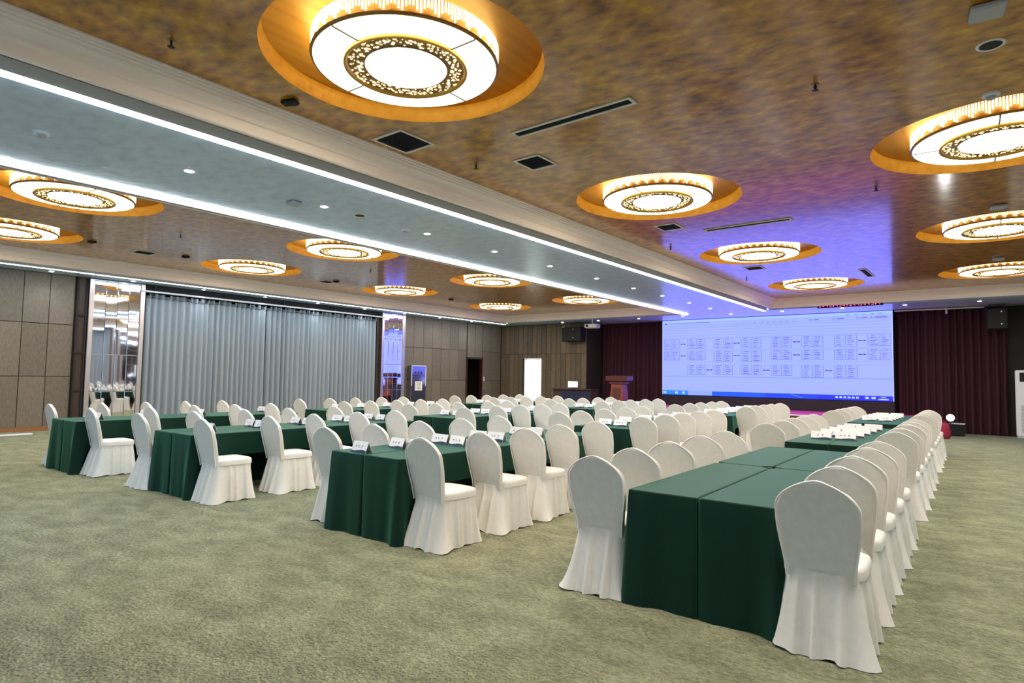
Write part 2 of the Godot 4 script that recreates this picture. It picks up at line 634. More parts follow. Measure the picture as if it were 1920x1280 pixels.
	area_light(cl, Vector3(0, -0.03, 0), Vector2(1.2, 1.2), 9.0, Color(0.93, 0.98, 1.0), Vector3(-90, 0, 0))

	# door in the left wall, standing ajar into the dark service room behind it
	st = ST()
	for e in [-19.83, -20.87]:
		box2(st, Vector3(XL - 0.24, 0, e - 0.04), Vector3(XL + 0.03, 2.34, e + 0.04))
	box2(st, Vector3(XL - 0.24, 2.27, -20.9), Vector3(XL + 0.03, 2.35, -19.8))
	put(st, "trim_2", M.dark_brown, self, true)
	st = ST()
	box2(st, Vector3(XL - 2.2, 0, -21.6), Vector3(XL - 2.1, 2.6, -19.0))
	box2(st, Vector3(XL - 2.2, 2.5, -21.6), Vector3(XL - 0.2, 2.6, -19.0))
	box2(st, Vector3(XL - 2.2, 0, -19.1), Vector3(XL - 0.25, 2.6, -19.0))
	box2(st, Vector3(XL - 2.2, 0, -21.6), Vector3(XL - 0.25, 2.6, -21.5))
	box2(st, Vector3(XL - 2.2, -0.1, -21.6), Vector3(XL - 0.25, 0, -19.0))
	put(st, "wall_service_room", M.dark_brown, self, true)
	var d := struct_node("door_1")
	d.position = Vector3(XL - 0.12, 0, -20.82)
	d.rotation.y = 0.9
	st = ST()
	cbox(st, Vector3(0, 1.13, 0.44), Vector3(0.045, 2.25, 0.88), 0.004)
	put(st, "leaf", mat(c8(82, 34, 30), 0.45), d)
	st = ST()
	tube(st, Vector3(0.03, 1.0, 0.8), Vector3(0.07, 1.0, 0.8), 0.012)
	tube(st, Vector3(0.07, 1.0, 0.8), Vector3(0.07, 1.0, 0.69), 0.01)
	put(st, "handle", M.chrome, d)

	build_ceiling()

func ring_rect(st: SurfaceTool, o: Rect2, i: Rect2, y0: float, y1: float) -> void:
	box2(st, Vector3(o.position.x, y0, o.position.y), Vector3(i.position.x, y1, o.end.y))
	box2(st, Vector3(i.end.x, y0, o.position.y), Vector3(o.end.x, y1, o.end.y))
	box2(st, Vector3(i.position.x, y0, o.position.y), Vector3(i.end.x, y1, i.position.y))
	box2(st, Vector3(i.position.x, y0, i.end.y), Vector3(i.end.x, y1, o.end.y))

var coffers := [
	{"o": Rect2(-6.27, -21.3, 8.56, 21.2), "xs": [-3.95, 0.02], "zs": [-18.2, -13.2, -8.33, -3.42]},
	{"o": Rect2(-17.49, -21.3, 8.67, 21.2), "xs": [-14.95, -11.1], "zs": [-17.95, -12.95, -8.0, -3.05]},
]

func build_ceiling() -> void:
	var st := ST()
	box2(st, Vector3(XL - 0.4, 4.4, -25.4), Vector3(XR + 0.3, 4.6, ZB + 0.3))
	put(st, "ceiling", M.slab, self, true)
	# dropped soffits and the broad beam between the trays
	var sof := [[XL, -21.3, -17.49, ZE], [2.29, -21.3, XR, ZE], [XL, -23.6, XR, -21.3], [XL, ZE, XR, ZB], [-8.82, -21.3, -6.27, ZE]]
	for k in 5:
		st = ST()
		box2(st, Vector3(sof[k][0], HS, sof[k][1]), Vector3(sof[k][2], 4.4, sof[k][3]))
		put(st, "ceiling_soffit_%d" % (k + 1), M.foil_silver, self, true)

	var R := 1.19
	for ci in 2:
		var cf: Dictionary = coffers[ci]
		var o: Rect2 = cf.o
		var inner := o.grow(-0.4)
		st = ST()
		ring_rect(st, o, inner, HS + 0.1, HS + 0.14)
		put(st, "ceiling_slot_%d" % (ci + 1), M.slot, self, true)
		# moulded cornice, mitred round the tray
		st = ST()
		var prof := [[0.0, 4.0], [0.0, 3.885], [0.008, 3.88], [0.03, 3.88], [0.04, 3.89], [0.045, 3.985], [0.075, 3.992], [0.08, 4.0], [0.088, 4.03], [0.108, 4.06], [0.138, 4.08], [0.165, 4.085], [0.17, 4.106], [0.19, 4.106], [0.2, 4.114], [0.2, 4.126], [0.216, 4.13], [0.223, 4.14], [0.223, 4.15], [0.24, 4.155], [0.245, 4.18]]
		for k in prof.size() - 1:
			var a := inner.grow(-prof[k][0])
			var b := inner.grow(-prof[k + 1][0])
			var ya: float = prof[k][1]
			var yb: float = prof[k + 1][1]
			var pa := [Vector3(a.position.x, ya, a.position.y), Vector3(a.end.x, ya, a.position.y), Vector3(a.end.x, ya, a.end.y), Vector3(a.position.x, ya, a.end.y)]
			var pb := [Vector3(b.position.x, yb, b.position.y), Vector3(b.end.x, yb, b.position.y), Vector3(b.end.x, yb, b.end.y), Vector3(b.position.x, yb, b.end.y)]
			for e in 4:
				quad(st, pa[e], pa[(e + 1) % 4], pb[(e + 1) % 4], pb[e])
		put(st, "trim_%d" % (ci + 3), M.plaster, self, true)
		# tray ceiling with round openings
		st = ST()
		var rim := ST()
		var ex := [inner.position.x, (cf.xs[0] + cf.xs[1]) * 0.5, inner.end.x]
		var zs: Array = cf.zs
		var ez := [inner.position.y]
		for k in zs.size() - 1:
			ez.append((zs[k] + zs[k + 1]) * 0.5)
		ez.append(inner.end.y)
		for i in 2:
			for j in zs.size():
				var c := Vector3(cf.xs[i], HC, zs[j])
				var x0: float = ex[i] - c.x
				var x1: float = ex[i + 1] - c.x
				var z0: float = ez[j] - c.z
				var z1: float = ez[j + 1] - c.z
				var ang := []
				for k in 72:
					ang.append(TAU * k / 72)
				for e in [[x0, z0], [x1, z0], [x1, z1], [x0, z1]]:
					ang.append(fposmod(atan2(e[1], e[0]), TAU))
				ang.sort()
				for k in ang.size():
					var t0: float = ang[k]
					var t1: float = ang[(k + 1) % ang.size()]
					var pts := []
					for t in [t0, t1]:
						var dx := cos(t)
						var dz := sin(t)
						var f := 1e9
						if absf(dx) > 1e-6: f = minf(f, (x1 if dx > 0 else x0) / dx)
						if absf(dz) > 1e-6: f = minf(f, (z1 if dz > 0 else z0) / dz)
						pts.append([c + Vector3(dx, 0, dz) * R, c + Vector3(dx, 0, dz) * f])
					quad(st, pts[0][0], pts[0][1], pts[1][1], pts[1][0])
				var prof2 := [[R, HC], [R, HC + 0.07], [R - 0.02, HC + 0.075], [R - 0.02, HC + 0.15]]
				lathe(rim, prof2, 72, Vector3(c.x, 0, c.z), true)
				disc(rim, Vector3(c.x, HC + 0.15, c.z), 0.0, R, 0, TAU, 48)
		put(st, "ceiling_tray_%d" % (ci + 1), M.foil_gold, self, true)
		put(rim, "ceiling_recess_%d" % (ci + 1), M.recess_gold, self, true)

	# LED lines along the tray edges
	var strips := [[-6.27, 1.0, "white LED line on the right edge of the ceiling beam"], [-8.82, -1.0, "white LED line on the left edge of the ceiling beam"], [-17.49, 1.0, "white LED line above the grey curtain wall"], [2.29, -1.0, "white LED line along the right-hand wall soffit"]]
	for s in strips:
		var t := thing("led_strip_light", s[2], "LED strip", Vector3(s[0] + 0.085 * s[1], HS, -10.7), 0.0, "LED lines along the ceiling trays")
		st = ST()
		cbox(st, Vector3(0, 0.0, 0), Vector3(0.155, 0.06, 21.1), 0.012)
		put(st, "diffuser", M.led, t)
		st = ST()
		box(st, Vector3(0, 0.058, 0), Vector3(0.12, 0.05, 21.1))
		box(st, Vector3(0.083 * s[1], 0.025, 0), Vector3(0.008, 0.11, 21.1))
		put(st, "channel", M.white_paint, t)
		area_light(t, Vector3(0, -0.034, 0), Vector2(0.15, 21.1), 8.5, Color(0.8, 0.91, 1.0), Vector3(-90, 0, 0))
		t.get_node("light").basis = Basis(Vector3.BACK, 0.2 * s[1]) * Basis(Vector3.RIGHT, -PI / 2)

# ------------------------------------------------------------------ ceiling fittings
func build_lamps() -> void:
	var proto := Node3D.new()
	var rd := 0.78
	var st := ST()
	lathe(st, [[rd + 0.012, 0.0], [rd + 0.016, -0.012], [rd, -0.022], [rd - 0.03, -0.022]], 72)
	disc(st, Vector3(0, -0.016, 0), 0.5, rd, 0, TAU, 48)
	put(st, "rim", M.brass_dark, proto)
	for k in 4:
		st = ST()
		var a0 := deg_to_rad(-2.0 + 90 * k)
		disc(st, Vector3(0, -0.024, 0), 0.525, rd - 0.008, a0 + 0.012, a0 + PI / 2 - 0.012, 24)
		put(st, "diffuser_panel", M.lamp_white, proto)
		st = ST()
		cbox(st, Vector3(cos(a0), 0, sin(a0)) * 0.648 + Vector3(0, -0.027, 0), Vector3(0.24, 0.01, 0.014), 0.002, Basis(Vector3.UP, -a0))
		put(st, "divider_bar", M.divider, proto)
	st = ST()
	lathe(st, [[0.528, -0.02], [0.528, -0.05], [0.515, -0.06], [0.5, -0.05], [0.49, -0.03]], 64)
	put(st, "brass_ring", M.brass, proto)
	st = ST()
	disc(st, Vector3(0, -0.03, 0), 0.35, 0.5, 0, TAU, 64)
	lathe(st, [[0.36, -0.03], [0.352, -0.04], [0.345, -0.03]], 48)
	put(st, "pierced_band", M.brass_dark, proto)
	st = ST()
	var r2 := RandomNumberGenerator.new()
	r2.seed = 12
	for k in 240:
		var a := TAU * (k + r2.randf() * 0.5) / 240
		var rr: float = r2.randf_range(0.372, 0.486)
		var s := r2.randf_range(0.006, 0.017)
		var c := Vector3(cos(a) * rr, -0.033, sin(a) * rr)
		var p := []
		for e in 5:
			var t := TAU * e / 5 + a
			p.append(c + Vector3(cos(t), 0, sin(t)) * s)
		for e in 5:
			var v := [c + Vector3(0, -0.006, 0), p[e], p[(e + 1) % 5]]
			for w in v:
				vtx(st, w, Vector3.DOWN, Vector2.ZERO)
	put(st, "glass_studs", M.stud, proto).set_meta("kind", "stuff")
	st = ST()
	lathe(st, [[0.35, -0.03], [0.34, -0.045], [0.2, -0.052], [0.001, -0.054]], 48)
	put(st, "centre_diffuser", M.lamp_disc, proto)
	# crystal rods hanging round the drum, long and short in turn
	st = ST()
	for k in 180:
		var a := TAU * k / 180
		var len: float = [0.085, 0.1, 0.135, 0.12, 0.09][k % 5]
		var c := Vector3(cos(a), 0, sin(a)) * (rd + 0.004)
		tube(st, c + Vector3(0, 0.148, 0), c + Vector3(0, 0.148 - len, 0), 0.0085, 5)
	put(st, "crystal_fringe", M.crystal, proto).set_meta("kind", "stuff")
	st = ST()
	lathe(st, [[rd - 0.03, -0.01], [rd - 0.03, 0.15]], 64)
	put(st, "drum", M.brass_dark, proto)
	area_light(proto, Vector3(0, -0.075, 0), Vector2(1.1, 1.1), 5.2, Color(1.0, 0.955, 0.89), Vector3(-90, 0, 0))

	var order := ["first", "second", "third", "fourth", "fifth"]
	for ci in 2:
		var cf: Dictionary = coffers[ci]
		for i in 2:
			for j in 4:
				var row: String = [["left row of the right tray", "right row of the right tray"], ["row nearest the grey curtain", "beam side of the left tray"]][ci][i]
				var o: Node3D = proto.duplicate()
				o.name = numbered("crystal_ceiling_lamp")
				add_child(o)
				o.position = Vector3(cf.xs[i], HC, cf.zs[j])
				tag(o, "round gold crystal ceiling lamp, %s from the stage, %s" % [order[j], row], "ceiling lamp", "round crystal lamps in the ceiling trays")
	proto.free()

func build_downlights() -> void:
	var proto := Node3D.new()
	var st := ST()
	lathe(st, [[0.052, -0.001], [0.075, -0.004], [0.088, -0.002], [0.09, 0.0]], 24, Vector3.ZERO, true)
	put(st, "trim_ring", M.white_paint, proto)
	st = ST()
	lathe(st, [[0.001, -0.012], [0.03, -0.011], [0.052, -0.003]], 20, Vector3.ZERO, true)
	put(st, "lens", M.down, proto)
	var l := SpotLight3D.new()
	l.name = "light"
	l.spot_angle = 55.0
	l.spot_angle_attenuation = 0.8
	l.light_energy = 0.32
	l.light_color = Color(0.92, 0.97, 1.0)
	l.light_size = 0.05
	l.shadow_enabled = true
	l.spot_range = 40.0
	proto.add_child(l)
	l.position = Vector3(0, -0.03, 0)
	l.rotation_degrees.x = -90
	var ords := ["first", "second", "third", "fourth", "fifth", "sixth", "seventh", "eighth", "ninth", "tenth", "eleventh", "twelfth", "thirteenth"]
	var sets := [
		["in the beam between the trays", "beam", -7.5, [-19.86, -18.1, -16.2, -14.45, -12.57, -10.64, -8.8, -7.05, -5.04, -3.18, -1.3, 0.6], true],
		["above the left wall", "wall", -18.03, [-19.7, -17.75, -15.85, -13.95, -12.0, -10.1, -8.2, -6.35, -4.55, -2.6, -0.7], true],
		["over the stage front", "stage", -21.85, [-14.72, -12.94, -11.11, -9.3, -7.5, -5.77, -3.95, -2.25, -0.45, 1.4], false],
	]
	for s in sets:
		var zs: Array = s[3]
		for k in zs.size():
			var o: Node3D = proto.duplicate()
			o.name = numbered("downlight")
			add_child(o)
			o.position = Vector3(s[2], HS, zs[k]) if s[4] else Vector3(zs[k], HS, s[2])
			tag(o, "small white recessed downlight, %s from the %s, %s" % [ords[k], "stage" if s[4] else "left wall", s[0]], "downlight", "downlights " + s[0])
	proto.free()

func vent(label: String, at: Vector3, sx: float, sz: float, bars: int, along_x: bool) -> void:
	var t := thing("ceiling_vent", label, "air vent", at, 0.0, "air vents in the tray ceilings")
	var st := ST()
	var f := 0.035
	for e in [[Vector3(0, -0.006, -sz / 2), Vector3(sx + f, 0.014, f)], [Vector3(0, -0.006, sz / 2), Vector3(sx + f, 0.014, f)], [Vector3(-sx / 2, -0.006, 0), Vector3(f, 0.014, sz - f)], [Vector3(sx / 2, -0.006, 0), Vector3(f, 0.014, sz - f)]]:
		cbox(st, e[0], e[1], 0.003)
	put(st, "frame", M.vent_frame, t)
	st = ST()
	box(st, Vector3(0, -0.0015, 0), Vector3(sx - 0.02, 0.003, sz - 0.02))
	put(st, "dark_backing", M.black, t)
	var sl := ST()
	var w := (sx if along_x else sz) - f
	cbox(sl, Vector3.ZERO, Vector3(w, 0.012, 0.008) if along_x else Vector3(0.008, 0.012, w), 0.001)
	var ms := sl.commit()
	for k in bars:
		var p := lerpf(-0.5, 0.5, (k + 1.0) / (bars + 1.0))
		put_mesh(ms, "slat", M.dark_grille, t, Vector3(0, -0.009, p * (sz - f)) if along_x else Vector3(p * (sx - f), -0.009, 0))

func build_ceiling_bits() -> void:
	vent("large square black-grilled vent beside the cornice near the nearest lamp", Vector3(-5.29, HC, -4.57), 0.46, 0.5, 13, true)
	vent("long narrow slot vent between the two nearest right-tray lamps", Vector3(-3.42, HC, -5.17), 1.42, 0.13, 3, true)
	vent("smaller square vent just beyond the long slot vent", Vector3(-4.47, HC, -6.0), 0.36, 0.4, 8, true)
	vent("long slot vent between second and third lamps of right tray", Vector3(-3.36, HC, -10.57), 1.42, 0.13, 3, true)
	vent("small square vent beside the second lamp of right tray", Vector3(-4.49, HC, -9.97), 0.36, 0.4, 8, true)
	vent("small square vent between third and fourth lamps of right tray", Vector3(-4.51, HC, -14.77), 0.36, 0.4, 8, true)
	vent("narrow lengthwise vent in the blue reflection of the screen", Vector3(-2.51, HC, -16.86), 0.14, 1.2, 3, false)
	vent("flat dark vent in the left tray near the grey curtain", Vector3(-15.05, HC, -5.5), 0.4, 0.4, 8, true)
	vent("dark vent by the far lamp of the left tray", Vector3(-15.2, HC, -10.4), 0.4, 0.4, 8, true)

	# sprinklers
	var sp := Node3D.new()
	var st := ST()
	lathe(st, [[0.001, -0.004], [0.035, -0.003], [0.038, 0.0]], 16, Vector3.ZERO, true)
	put(st, "escutcheon", M.brass_dark, sp)
	st = ST()
	tube(st, Vector3.ZERO, Vector3(0, -0.05, 0), 0.009, 8)
	for e in [-1, 1]:
		tube(st, Vector3(0.014 * e, -0.02, 0), Vector3(0.004 * e, -0.055, 0), 0.003, 6)
	put(st, "stem", M.dark_metal, sp)
	st = ST()
	lathe(st, [[0.001, -0.056], [0.028, -0.056], [0.028, -0.06], [0.001, -0.06]], 14)
	put(st, "deflector", M.dark_metal, sp)
	var spots := [[-5.18, -2.01, "beside the nearest lamp, at the cornice"], [-5.12, -5.62, "beyond the large square vent"], [-1.25, -5.86, "between the rows of the right tray, nearest"], [-1.28, -9.48, "between the rows of the right tray, in the blue reflection"], [-12.49, -5.19, "between the rows of the left tray, nearest"], [-12.6, -9.9, "between the rows of the left tray, second"], [-12.6, -15.0, "between the rows of the left tray, farthest"], [-5.15, -11.5, "along the cornice by the far lamps"], [-5.15, -16.2, "along the cornice by the farthest lamp"]]
	for s in spots:
		var o: Node3D = sp.duplicate()
		o.name = numbered("sprinkler")
		add_child(o)
		o.position = Vector3(s[0], HC, s[1])
		tag(o, "small dark ceiling sprinkler " + s[2].replace(",", ""), "sprinkler", "fire sprinklers in the tray ceilings")
	sp.free()

	# smoke detectors and ceiling loudspeakers
	for s in [[-7.5, HS, -1.74, "on the beam near the left edge of the picture"], [-7.57, HS, -6.63, "on the beam between downlights"], [-0.02, HC, -7.01, "above the right-hand lamp with crystal fringe"]]:
		var t := thing("smoke_detector", "white round smoke detector " + s[3], "smoke detector", Vector3(s[0], s[1], s[2]), 0.0, "smoke detectors")
		st = ST()
		lathe(st, [[0.07, 0.0], [0.07, -0.02], [0.062, -0.026], [0.045, -0.028]], 24)
		put(st, "base", M.plastic, t)
		st = ST()
		lathe(st, [[0.045, -0.026], [0.042, -0.045], [0.03, -0.052], [0.001, -0.053]], 20)
		put(st, "sensor", M.grey_plastic, t)
	for s in [[-0.01, HC, -5.98, "in the right tray below the white ceiling box"], [-7.47, HS, -5.64, "in the beam between smoke detector and downlight"]]:
		var t := thing("ceiling_speaker", "round dark-grilled loudspeaker set " + s[3], "loudspeaker", Vector3(s[0], s[1], s[2]), 0.0, "flush ceiling loudspeakers")
		st = ST()
		lathe(st, [[0.075, -0.004], [0.09, -0.008], [0.098, 0.0]], 28, Vector3.ZERO, true)
		put(st, "bezel", M.plastic, t)
		st = ST()
		lathe(st, [[0.001, -0.007], [0.076, -0.004]], 24, Vector3.ZERO, true)
		put(st, "grille", M.dark_grille, t)
	# square wireless boxes
	for s in [[-0.02, HC, -5.36, 0.21, "large white ceiling box at the upper right"], [0.02, HC, -11.51, 0.2, "white ceiling box between the right-row lamps"], [-7.62, HS, -4.64, 0.17, "small white ceiling box on the beam between downlights"], [0.0, HC, -16.3, 0.2, "white ceiling box before the farthest right-row lamp"]]:
		var t := thing("wireless_box", s[4], "wireless box", Vector3(s[0], s[1], s[2]), 0.1, "white wireless boxes on the ceilings")
		st = ST()
		cbox(st, Vector3(0, -0.028, 0), Vector3(s[3], 0.045, s[3]), 0.014)
		put(st, "case", M.grey_plastic, t)
		st = ST()
		cbox(st, Vector3(0, -0.004, 0), Vector3(s[3] * 0.7, 0.008, s[3] * 0.7), 0.002)
		put(st, "bracket", M.dark_metal, t)
	# dark surface-mounted stage lights on the trays
	for s in [[-5.4, -3.2, "beside the nearest lamp's gold recess"], [-14.7, -4.37, "beyond the leftmost lamp over the mirror"], [-14.72, -6.25, "near the curtain-side lamps, second"], [-14.9, -10.5, "between curtain-side lamps, third"], [-14.9, -15.2, "between curtain-side lamps, farthest"]]:
		var t := thing("ceiling_sensor", "small black ceiling fitting " + s[2].replace(",", ""), "ceiling fitting", Vector3(s[0], HC, s[1]), 0.4, "black fittings on the tray ceilings")
		st = ST()
		cbox(st, Vector3(0, -0.02, 0), Vector3(0.16, 0.04, 0.1), 0.012)
		put(st, "body", M.black, t)
		st = ST()
		lathe(st, [[0.001, -0.052], [0.02, -0.05], [0.032, -0.038]], 14, Vector3.ZERO, true)
		put(st, "eye", M.dark_grille, t)

# ------------------------------------------------------------------ curtains, mirrors, wall things
func pleats(st: SurfaceTool, along: Vector3, out: Vector3, from: Vector3, length: float, y0: float, y1: float, pitch: float, depth: float, seed_n: int) -> void:
	var r := RandomNumberGenerator.new()
	r.seed = seed_n
	var n := int(length / pitch)
	var amp := []
	var pos := [0.0]
	for k in n + 1:
		amp.append(r.randf_range(0.65, 1.15))
		pos.append(pos[-1] + r.randf_range(0.8, 1.2))
	var tot: float = pos[n]
	var rows := []
	var ys := [y1, y1 - 0.1, lerpf(y1, y0, 0.25), lerpf(y1, y0, 0.5), lerpf(y1, y0, 0.75), y0 + 0.12, y0]
	for j in ys.size():
		var line := PackedVector3Array()
		var spread := 0.8 + 0.06 * j
		for k in n:
			for e in 8:
				var u := e / 8.0
				var x: float = lerpf(pos[k], pos[k + 1], u) / tot * length
				var w := pow(0.5 - 0.5 * cos(TAU * u), 0.7)
				x += 0.01 * sin(j * 1.1 + k * 2.3) * (j / 6.0)
				line.append(from + along * clampf(x, 0.0, length) + out * (w * depth * amp[k] * spread) + Vector3(0, ys[j], 0))
		rows.append(line)
	grid(st, rows)

func mirror_pillar(called_label: String, x: float, side: float, z0: float, z1: float, frame: bool) -> void:
	var t := thing("mirror_pillar", called_label, "mirror", Vector3(x, 0, (z0 + z1) * 0.5), 0.0, "mirror-tiled wall pillars")
	var w := absf(z1 - z0)
	var st := ST()
	box(st, Vector3(-0.02 * side, 1.93, 0), Vector3(0.05, 3.86, w - 0.02))
	put(st, "backing", M.silver_strip, t)
	var fw := 0.11
	if frame:
		for e in [-1.0, 1.0]:
			st = ST()
			cbox(st, Vector3(0.03 * side, 1.93, e * (w - fw) * 0.5), Vector3(0.07, 3.86, fw), 0.01)
			put(st, "frame_post", M.chrome, t)
	else:
		fw = 0.04
	var iw := w - 2 * fw
	var rows := [[0.02, 0.94], [0.95, 1.91], [1.92, 2.87], [2.88, 3.84]]
	var r := RandomNumberGenerator.new()
	r.seed = 77 + int(z0 * 10)
	for k in 4:
		for v in rows:
			var b := ST()
			var tilt := Basis(Vector3.UP, r.randf_range(-0.006, 0.006)) * Basis(Vector3.BACK, r.randf_range(-0.005, 0.005))
			cbox(b, Vector3.ZERO, Vector3(0.012, v[1] - v[0] - 0.012, iw / 4 - 0.012), 0.004, tilt)
			put(b, "mirror_tile", M.mirror, t).position = Vector3(0.02 * side, (v[0] + v[1]) * 0.5, -iw * 0.5 + iw * (k + 0.5) / 4)

func trim_column(n: int, x: float, side: float, z: float, w: float) -> void:
	var o := struct_node("trim_%d" % n)
	o.position = Vector3(x, 0, z)
	var st := ST()
	box(st, Vector3(0.0, 1.94, 0), Vector3(0.04, 3.88, w))
	put(st, "back_strip", M.dark_brown, o)
	for e in [-1.0, 1.0]:
		st = ST()
		cbox(st, Vector3(0.035 * side, 1.94, e * (w * 0.5 - 0.02)), Vector3(0.05, 3.86, 0.04), 0.005)
		put(st, "rail", M.groove, o)
	for y in [0.98, 1.94, 2.9]:
		st = ST()
		cbox(st, Vector3(0.04 * side, y, 0), Vector3(0.05, 0.045, w), 0.005)
		put(st, "rung", M.groove, o)

func build_walls_things() -> void:
	mirror_pillar("tall mirror-tiled pillar in silver frame left of the grey curtain", XL + 0.06, 1.0, -5.45, -6.76, true)
	mirror_pillar("tall mirror-tiled pillar reflecting the blue screen right of grey curtain", XL + 0.06, 1.0, -15.0, -16.16, true)
	mirror_pillar("tall mirror-tiled pillar on the right-hand wall", XR - 0.06, -1.0, -13.4, -14.8, true)
	trim_column(5, XL + 0.02, 1.0, -5.31, 0.24)
	trim_column(6, XL + 0.02, 1.0, -14.86, 0.2)

	# grey curtain in two drops
	for k in 2:
		var z0: float = [-6.8, -10.35][k]
		var ln: float = [3.54, 4.4][k]
		var t := thing("grey_curtain", ["floor-length grey pleated curtain, half next to the framed mirror", "floor-length grey pleated curtain, half next to the screen-reflecting mirror"][k], "curtain", Vector3(XL + 0.04, 0, z0), 0.0, "grey curtains on the left wall")
		var st := ST()
		pleats(st, Vector3(0, 0, -1), Vector3(1, 0, 0), Vector3(0.0, 0, 0), ln, 0.02, 3.6, 0.165, 0.135, 20 + k)
		put(st, "drape", M.grey_curtain, t)
		st = ST()
		pleats(st, Vector3(0, 0, -1), Vector3(1, 0, 0), Vector3(0.012, 0, 0), ln, 3.5, 3.62, 0.165, 0.12, 20 + k)
		put(st, "heading_tape", M.grey_heading, t)
	var t := thing("curtain_rail", "long white curtain rail above the grey curtains", "curtain rail", Vector3(XL + 0.16, 3.68, -10.9))
	var st := ST()
	cbox(st, Vector3(0, 0, 0), Vector3(0.05, 0.05, 8.5), 0.008)
	put(st, "rail", M.plastic, t)
	for k in 5:
		st = ST()
		box(st, Vector3(-0.03, 0.11, -3.9 + 1.95 * k), Vector3(0.03, 0.17, 0.03))
		put(st, "hanger", M.dark_metal, t)
	st = ST()
	box2(st, Vector3(XL, 3.66, -15.0), Vector3(XL + 0.1, HS, -6.78))
	put(st, "trim_7", M.black, self, true)
	# matching curtain on the right wall, seen in the mirror
	t = thing("grey_curtain", "floor-length grey curtain on the right-hand wall seen in the mirror", "curtain", Vector3(XR - 0.04, 0, -13.3), 0.0, "grey curtains on the right wall")
	st = ST()
	pleats(st, Vector3(0, 0, 1), Vector3(-1, 0, 0), Vector3.ZERO, 8.0, 0.02, 3.7, 0.17, 0.1, 33)
	put(st, "drape", M.grey_curtain, t)

	# stainless stand with a notice
	t = thing("information_stand", "tall glossy steel cabinet with a paper notice beside the mirror", "information stand", Vector3(XL + 0.18, 0, -16.76), -0.06)
	st = ST()
	cbox(st, Vector3(0, 0.95, 0), Vector3(0.22, 1.9, 0.76), 0.012)
	put(st, "cabinet", M.steel, t)
	st = ST()
	for e in [-1.0, 1.0]:
		box(st, Vector3(0.115, 1.49, e * 0.355), Vector3(0.014, 0.8, 0.025))
	box(st, Vector3(0.115, 1.885, 0), Vector3(0.014, 0.025, 0.73))
	put(st, "door_frame", M.plastic, t)
	var pn := ST()
	box(pn, Vector3(0.117, 1.09, 0.0), Vector3(0.006, 0.36, 0.36))
	var notice := put(pn, "paper_notice", M.paper, t)
	pn = ST()
	for k in 5:
		box(pn, Vector3(0.121, 1.2 - 0.055 * k, 0.0), Vector3(0.002, 0.014, 0.2 - 0.03 * (k % 2)))
	put(pn, "print", M.print, notice)
	st = ST()
	for k in 3:
		box(st, Vector3(0.111, 1.62, 0.17 - 0.15 * k), Vector3(0.003, 0.07, 0.06))
		box(st, Vector3(0.111, 1.5, 0.2 - 0.1 * k), Vector3(0.003, 0.03, 0.05))
	put(st, "lettering", M.navy, t)

	t = thing("light_switch", "white wall switch plate right of the dark door", "light switch", Vector3(XL + 0.012, 1.4, -21.0))
	st = ST()
	cbox(st, Vector3.ZERO, Vector3(0.012, 0.2, 0.1), 0.003)
	put(st, "plate", M.plastic, t)
	for k in 2:
		st = ST()
		cbox(st, Vector3(0.009, 0.045 - 0.09 * k, 0), Vector3(0.01, 0.07, 0.07), 0.003)
		put(st, "rocker", M.white_paint, t)

	t = thing("floor_trunking", "flat white strip lying on the carpet before the left wall", "cable strip", Vector3(-17.3, 0, -3.2), 0.06)
	st = ST()
	cbox(st, Vector3(0, 0.02, 0), Vector3(0.12, 0.04, 2.0), 0.008)
	put(st, "strip", M.plastic, t)
	t = thing("white_box", "small white box on the carpet behind the leftmost table", "box", Vector3(-17.7, 0, -4.95))
	st = ST()
	cbox(st, Vector3(0, 0.1, 0), Vector3(0.2, 0.2, 0.26), 0.012)
	put(st, "carton", M.plastic, t)
	st = ST()
	box(st, Vector3(0, 0.202, 0), Vector3(0.204, 0.006, 0.05))
	put(st, "tape", M.grey_plastic, t)

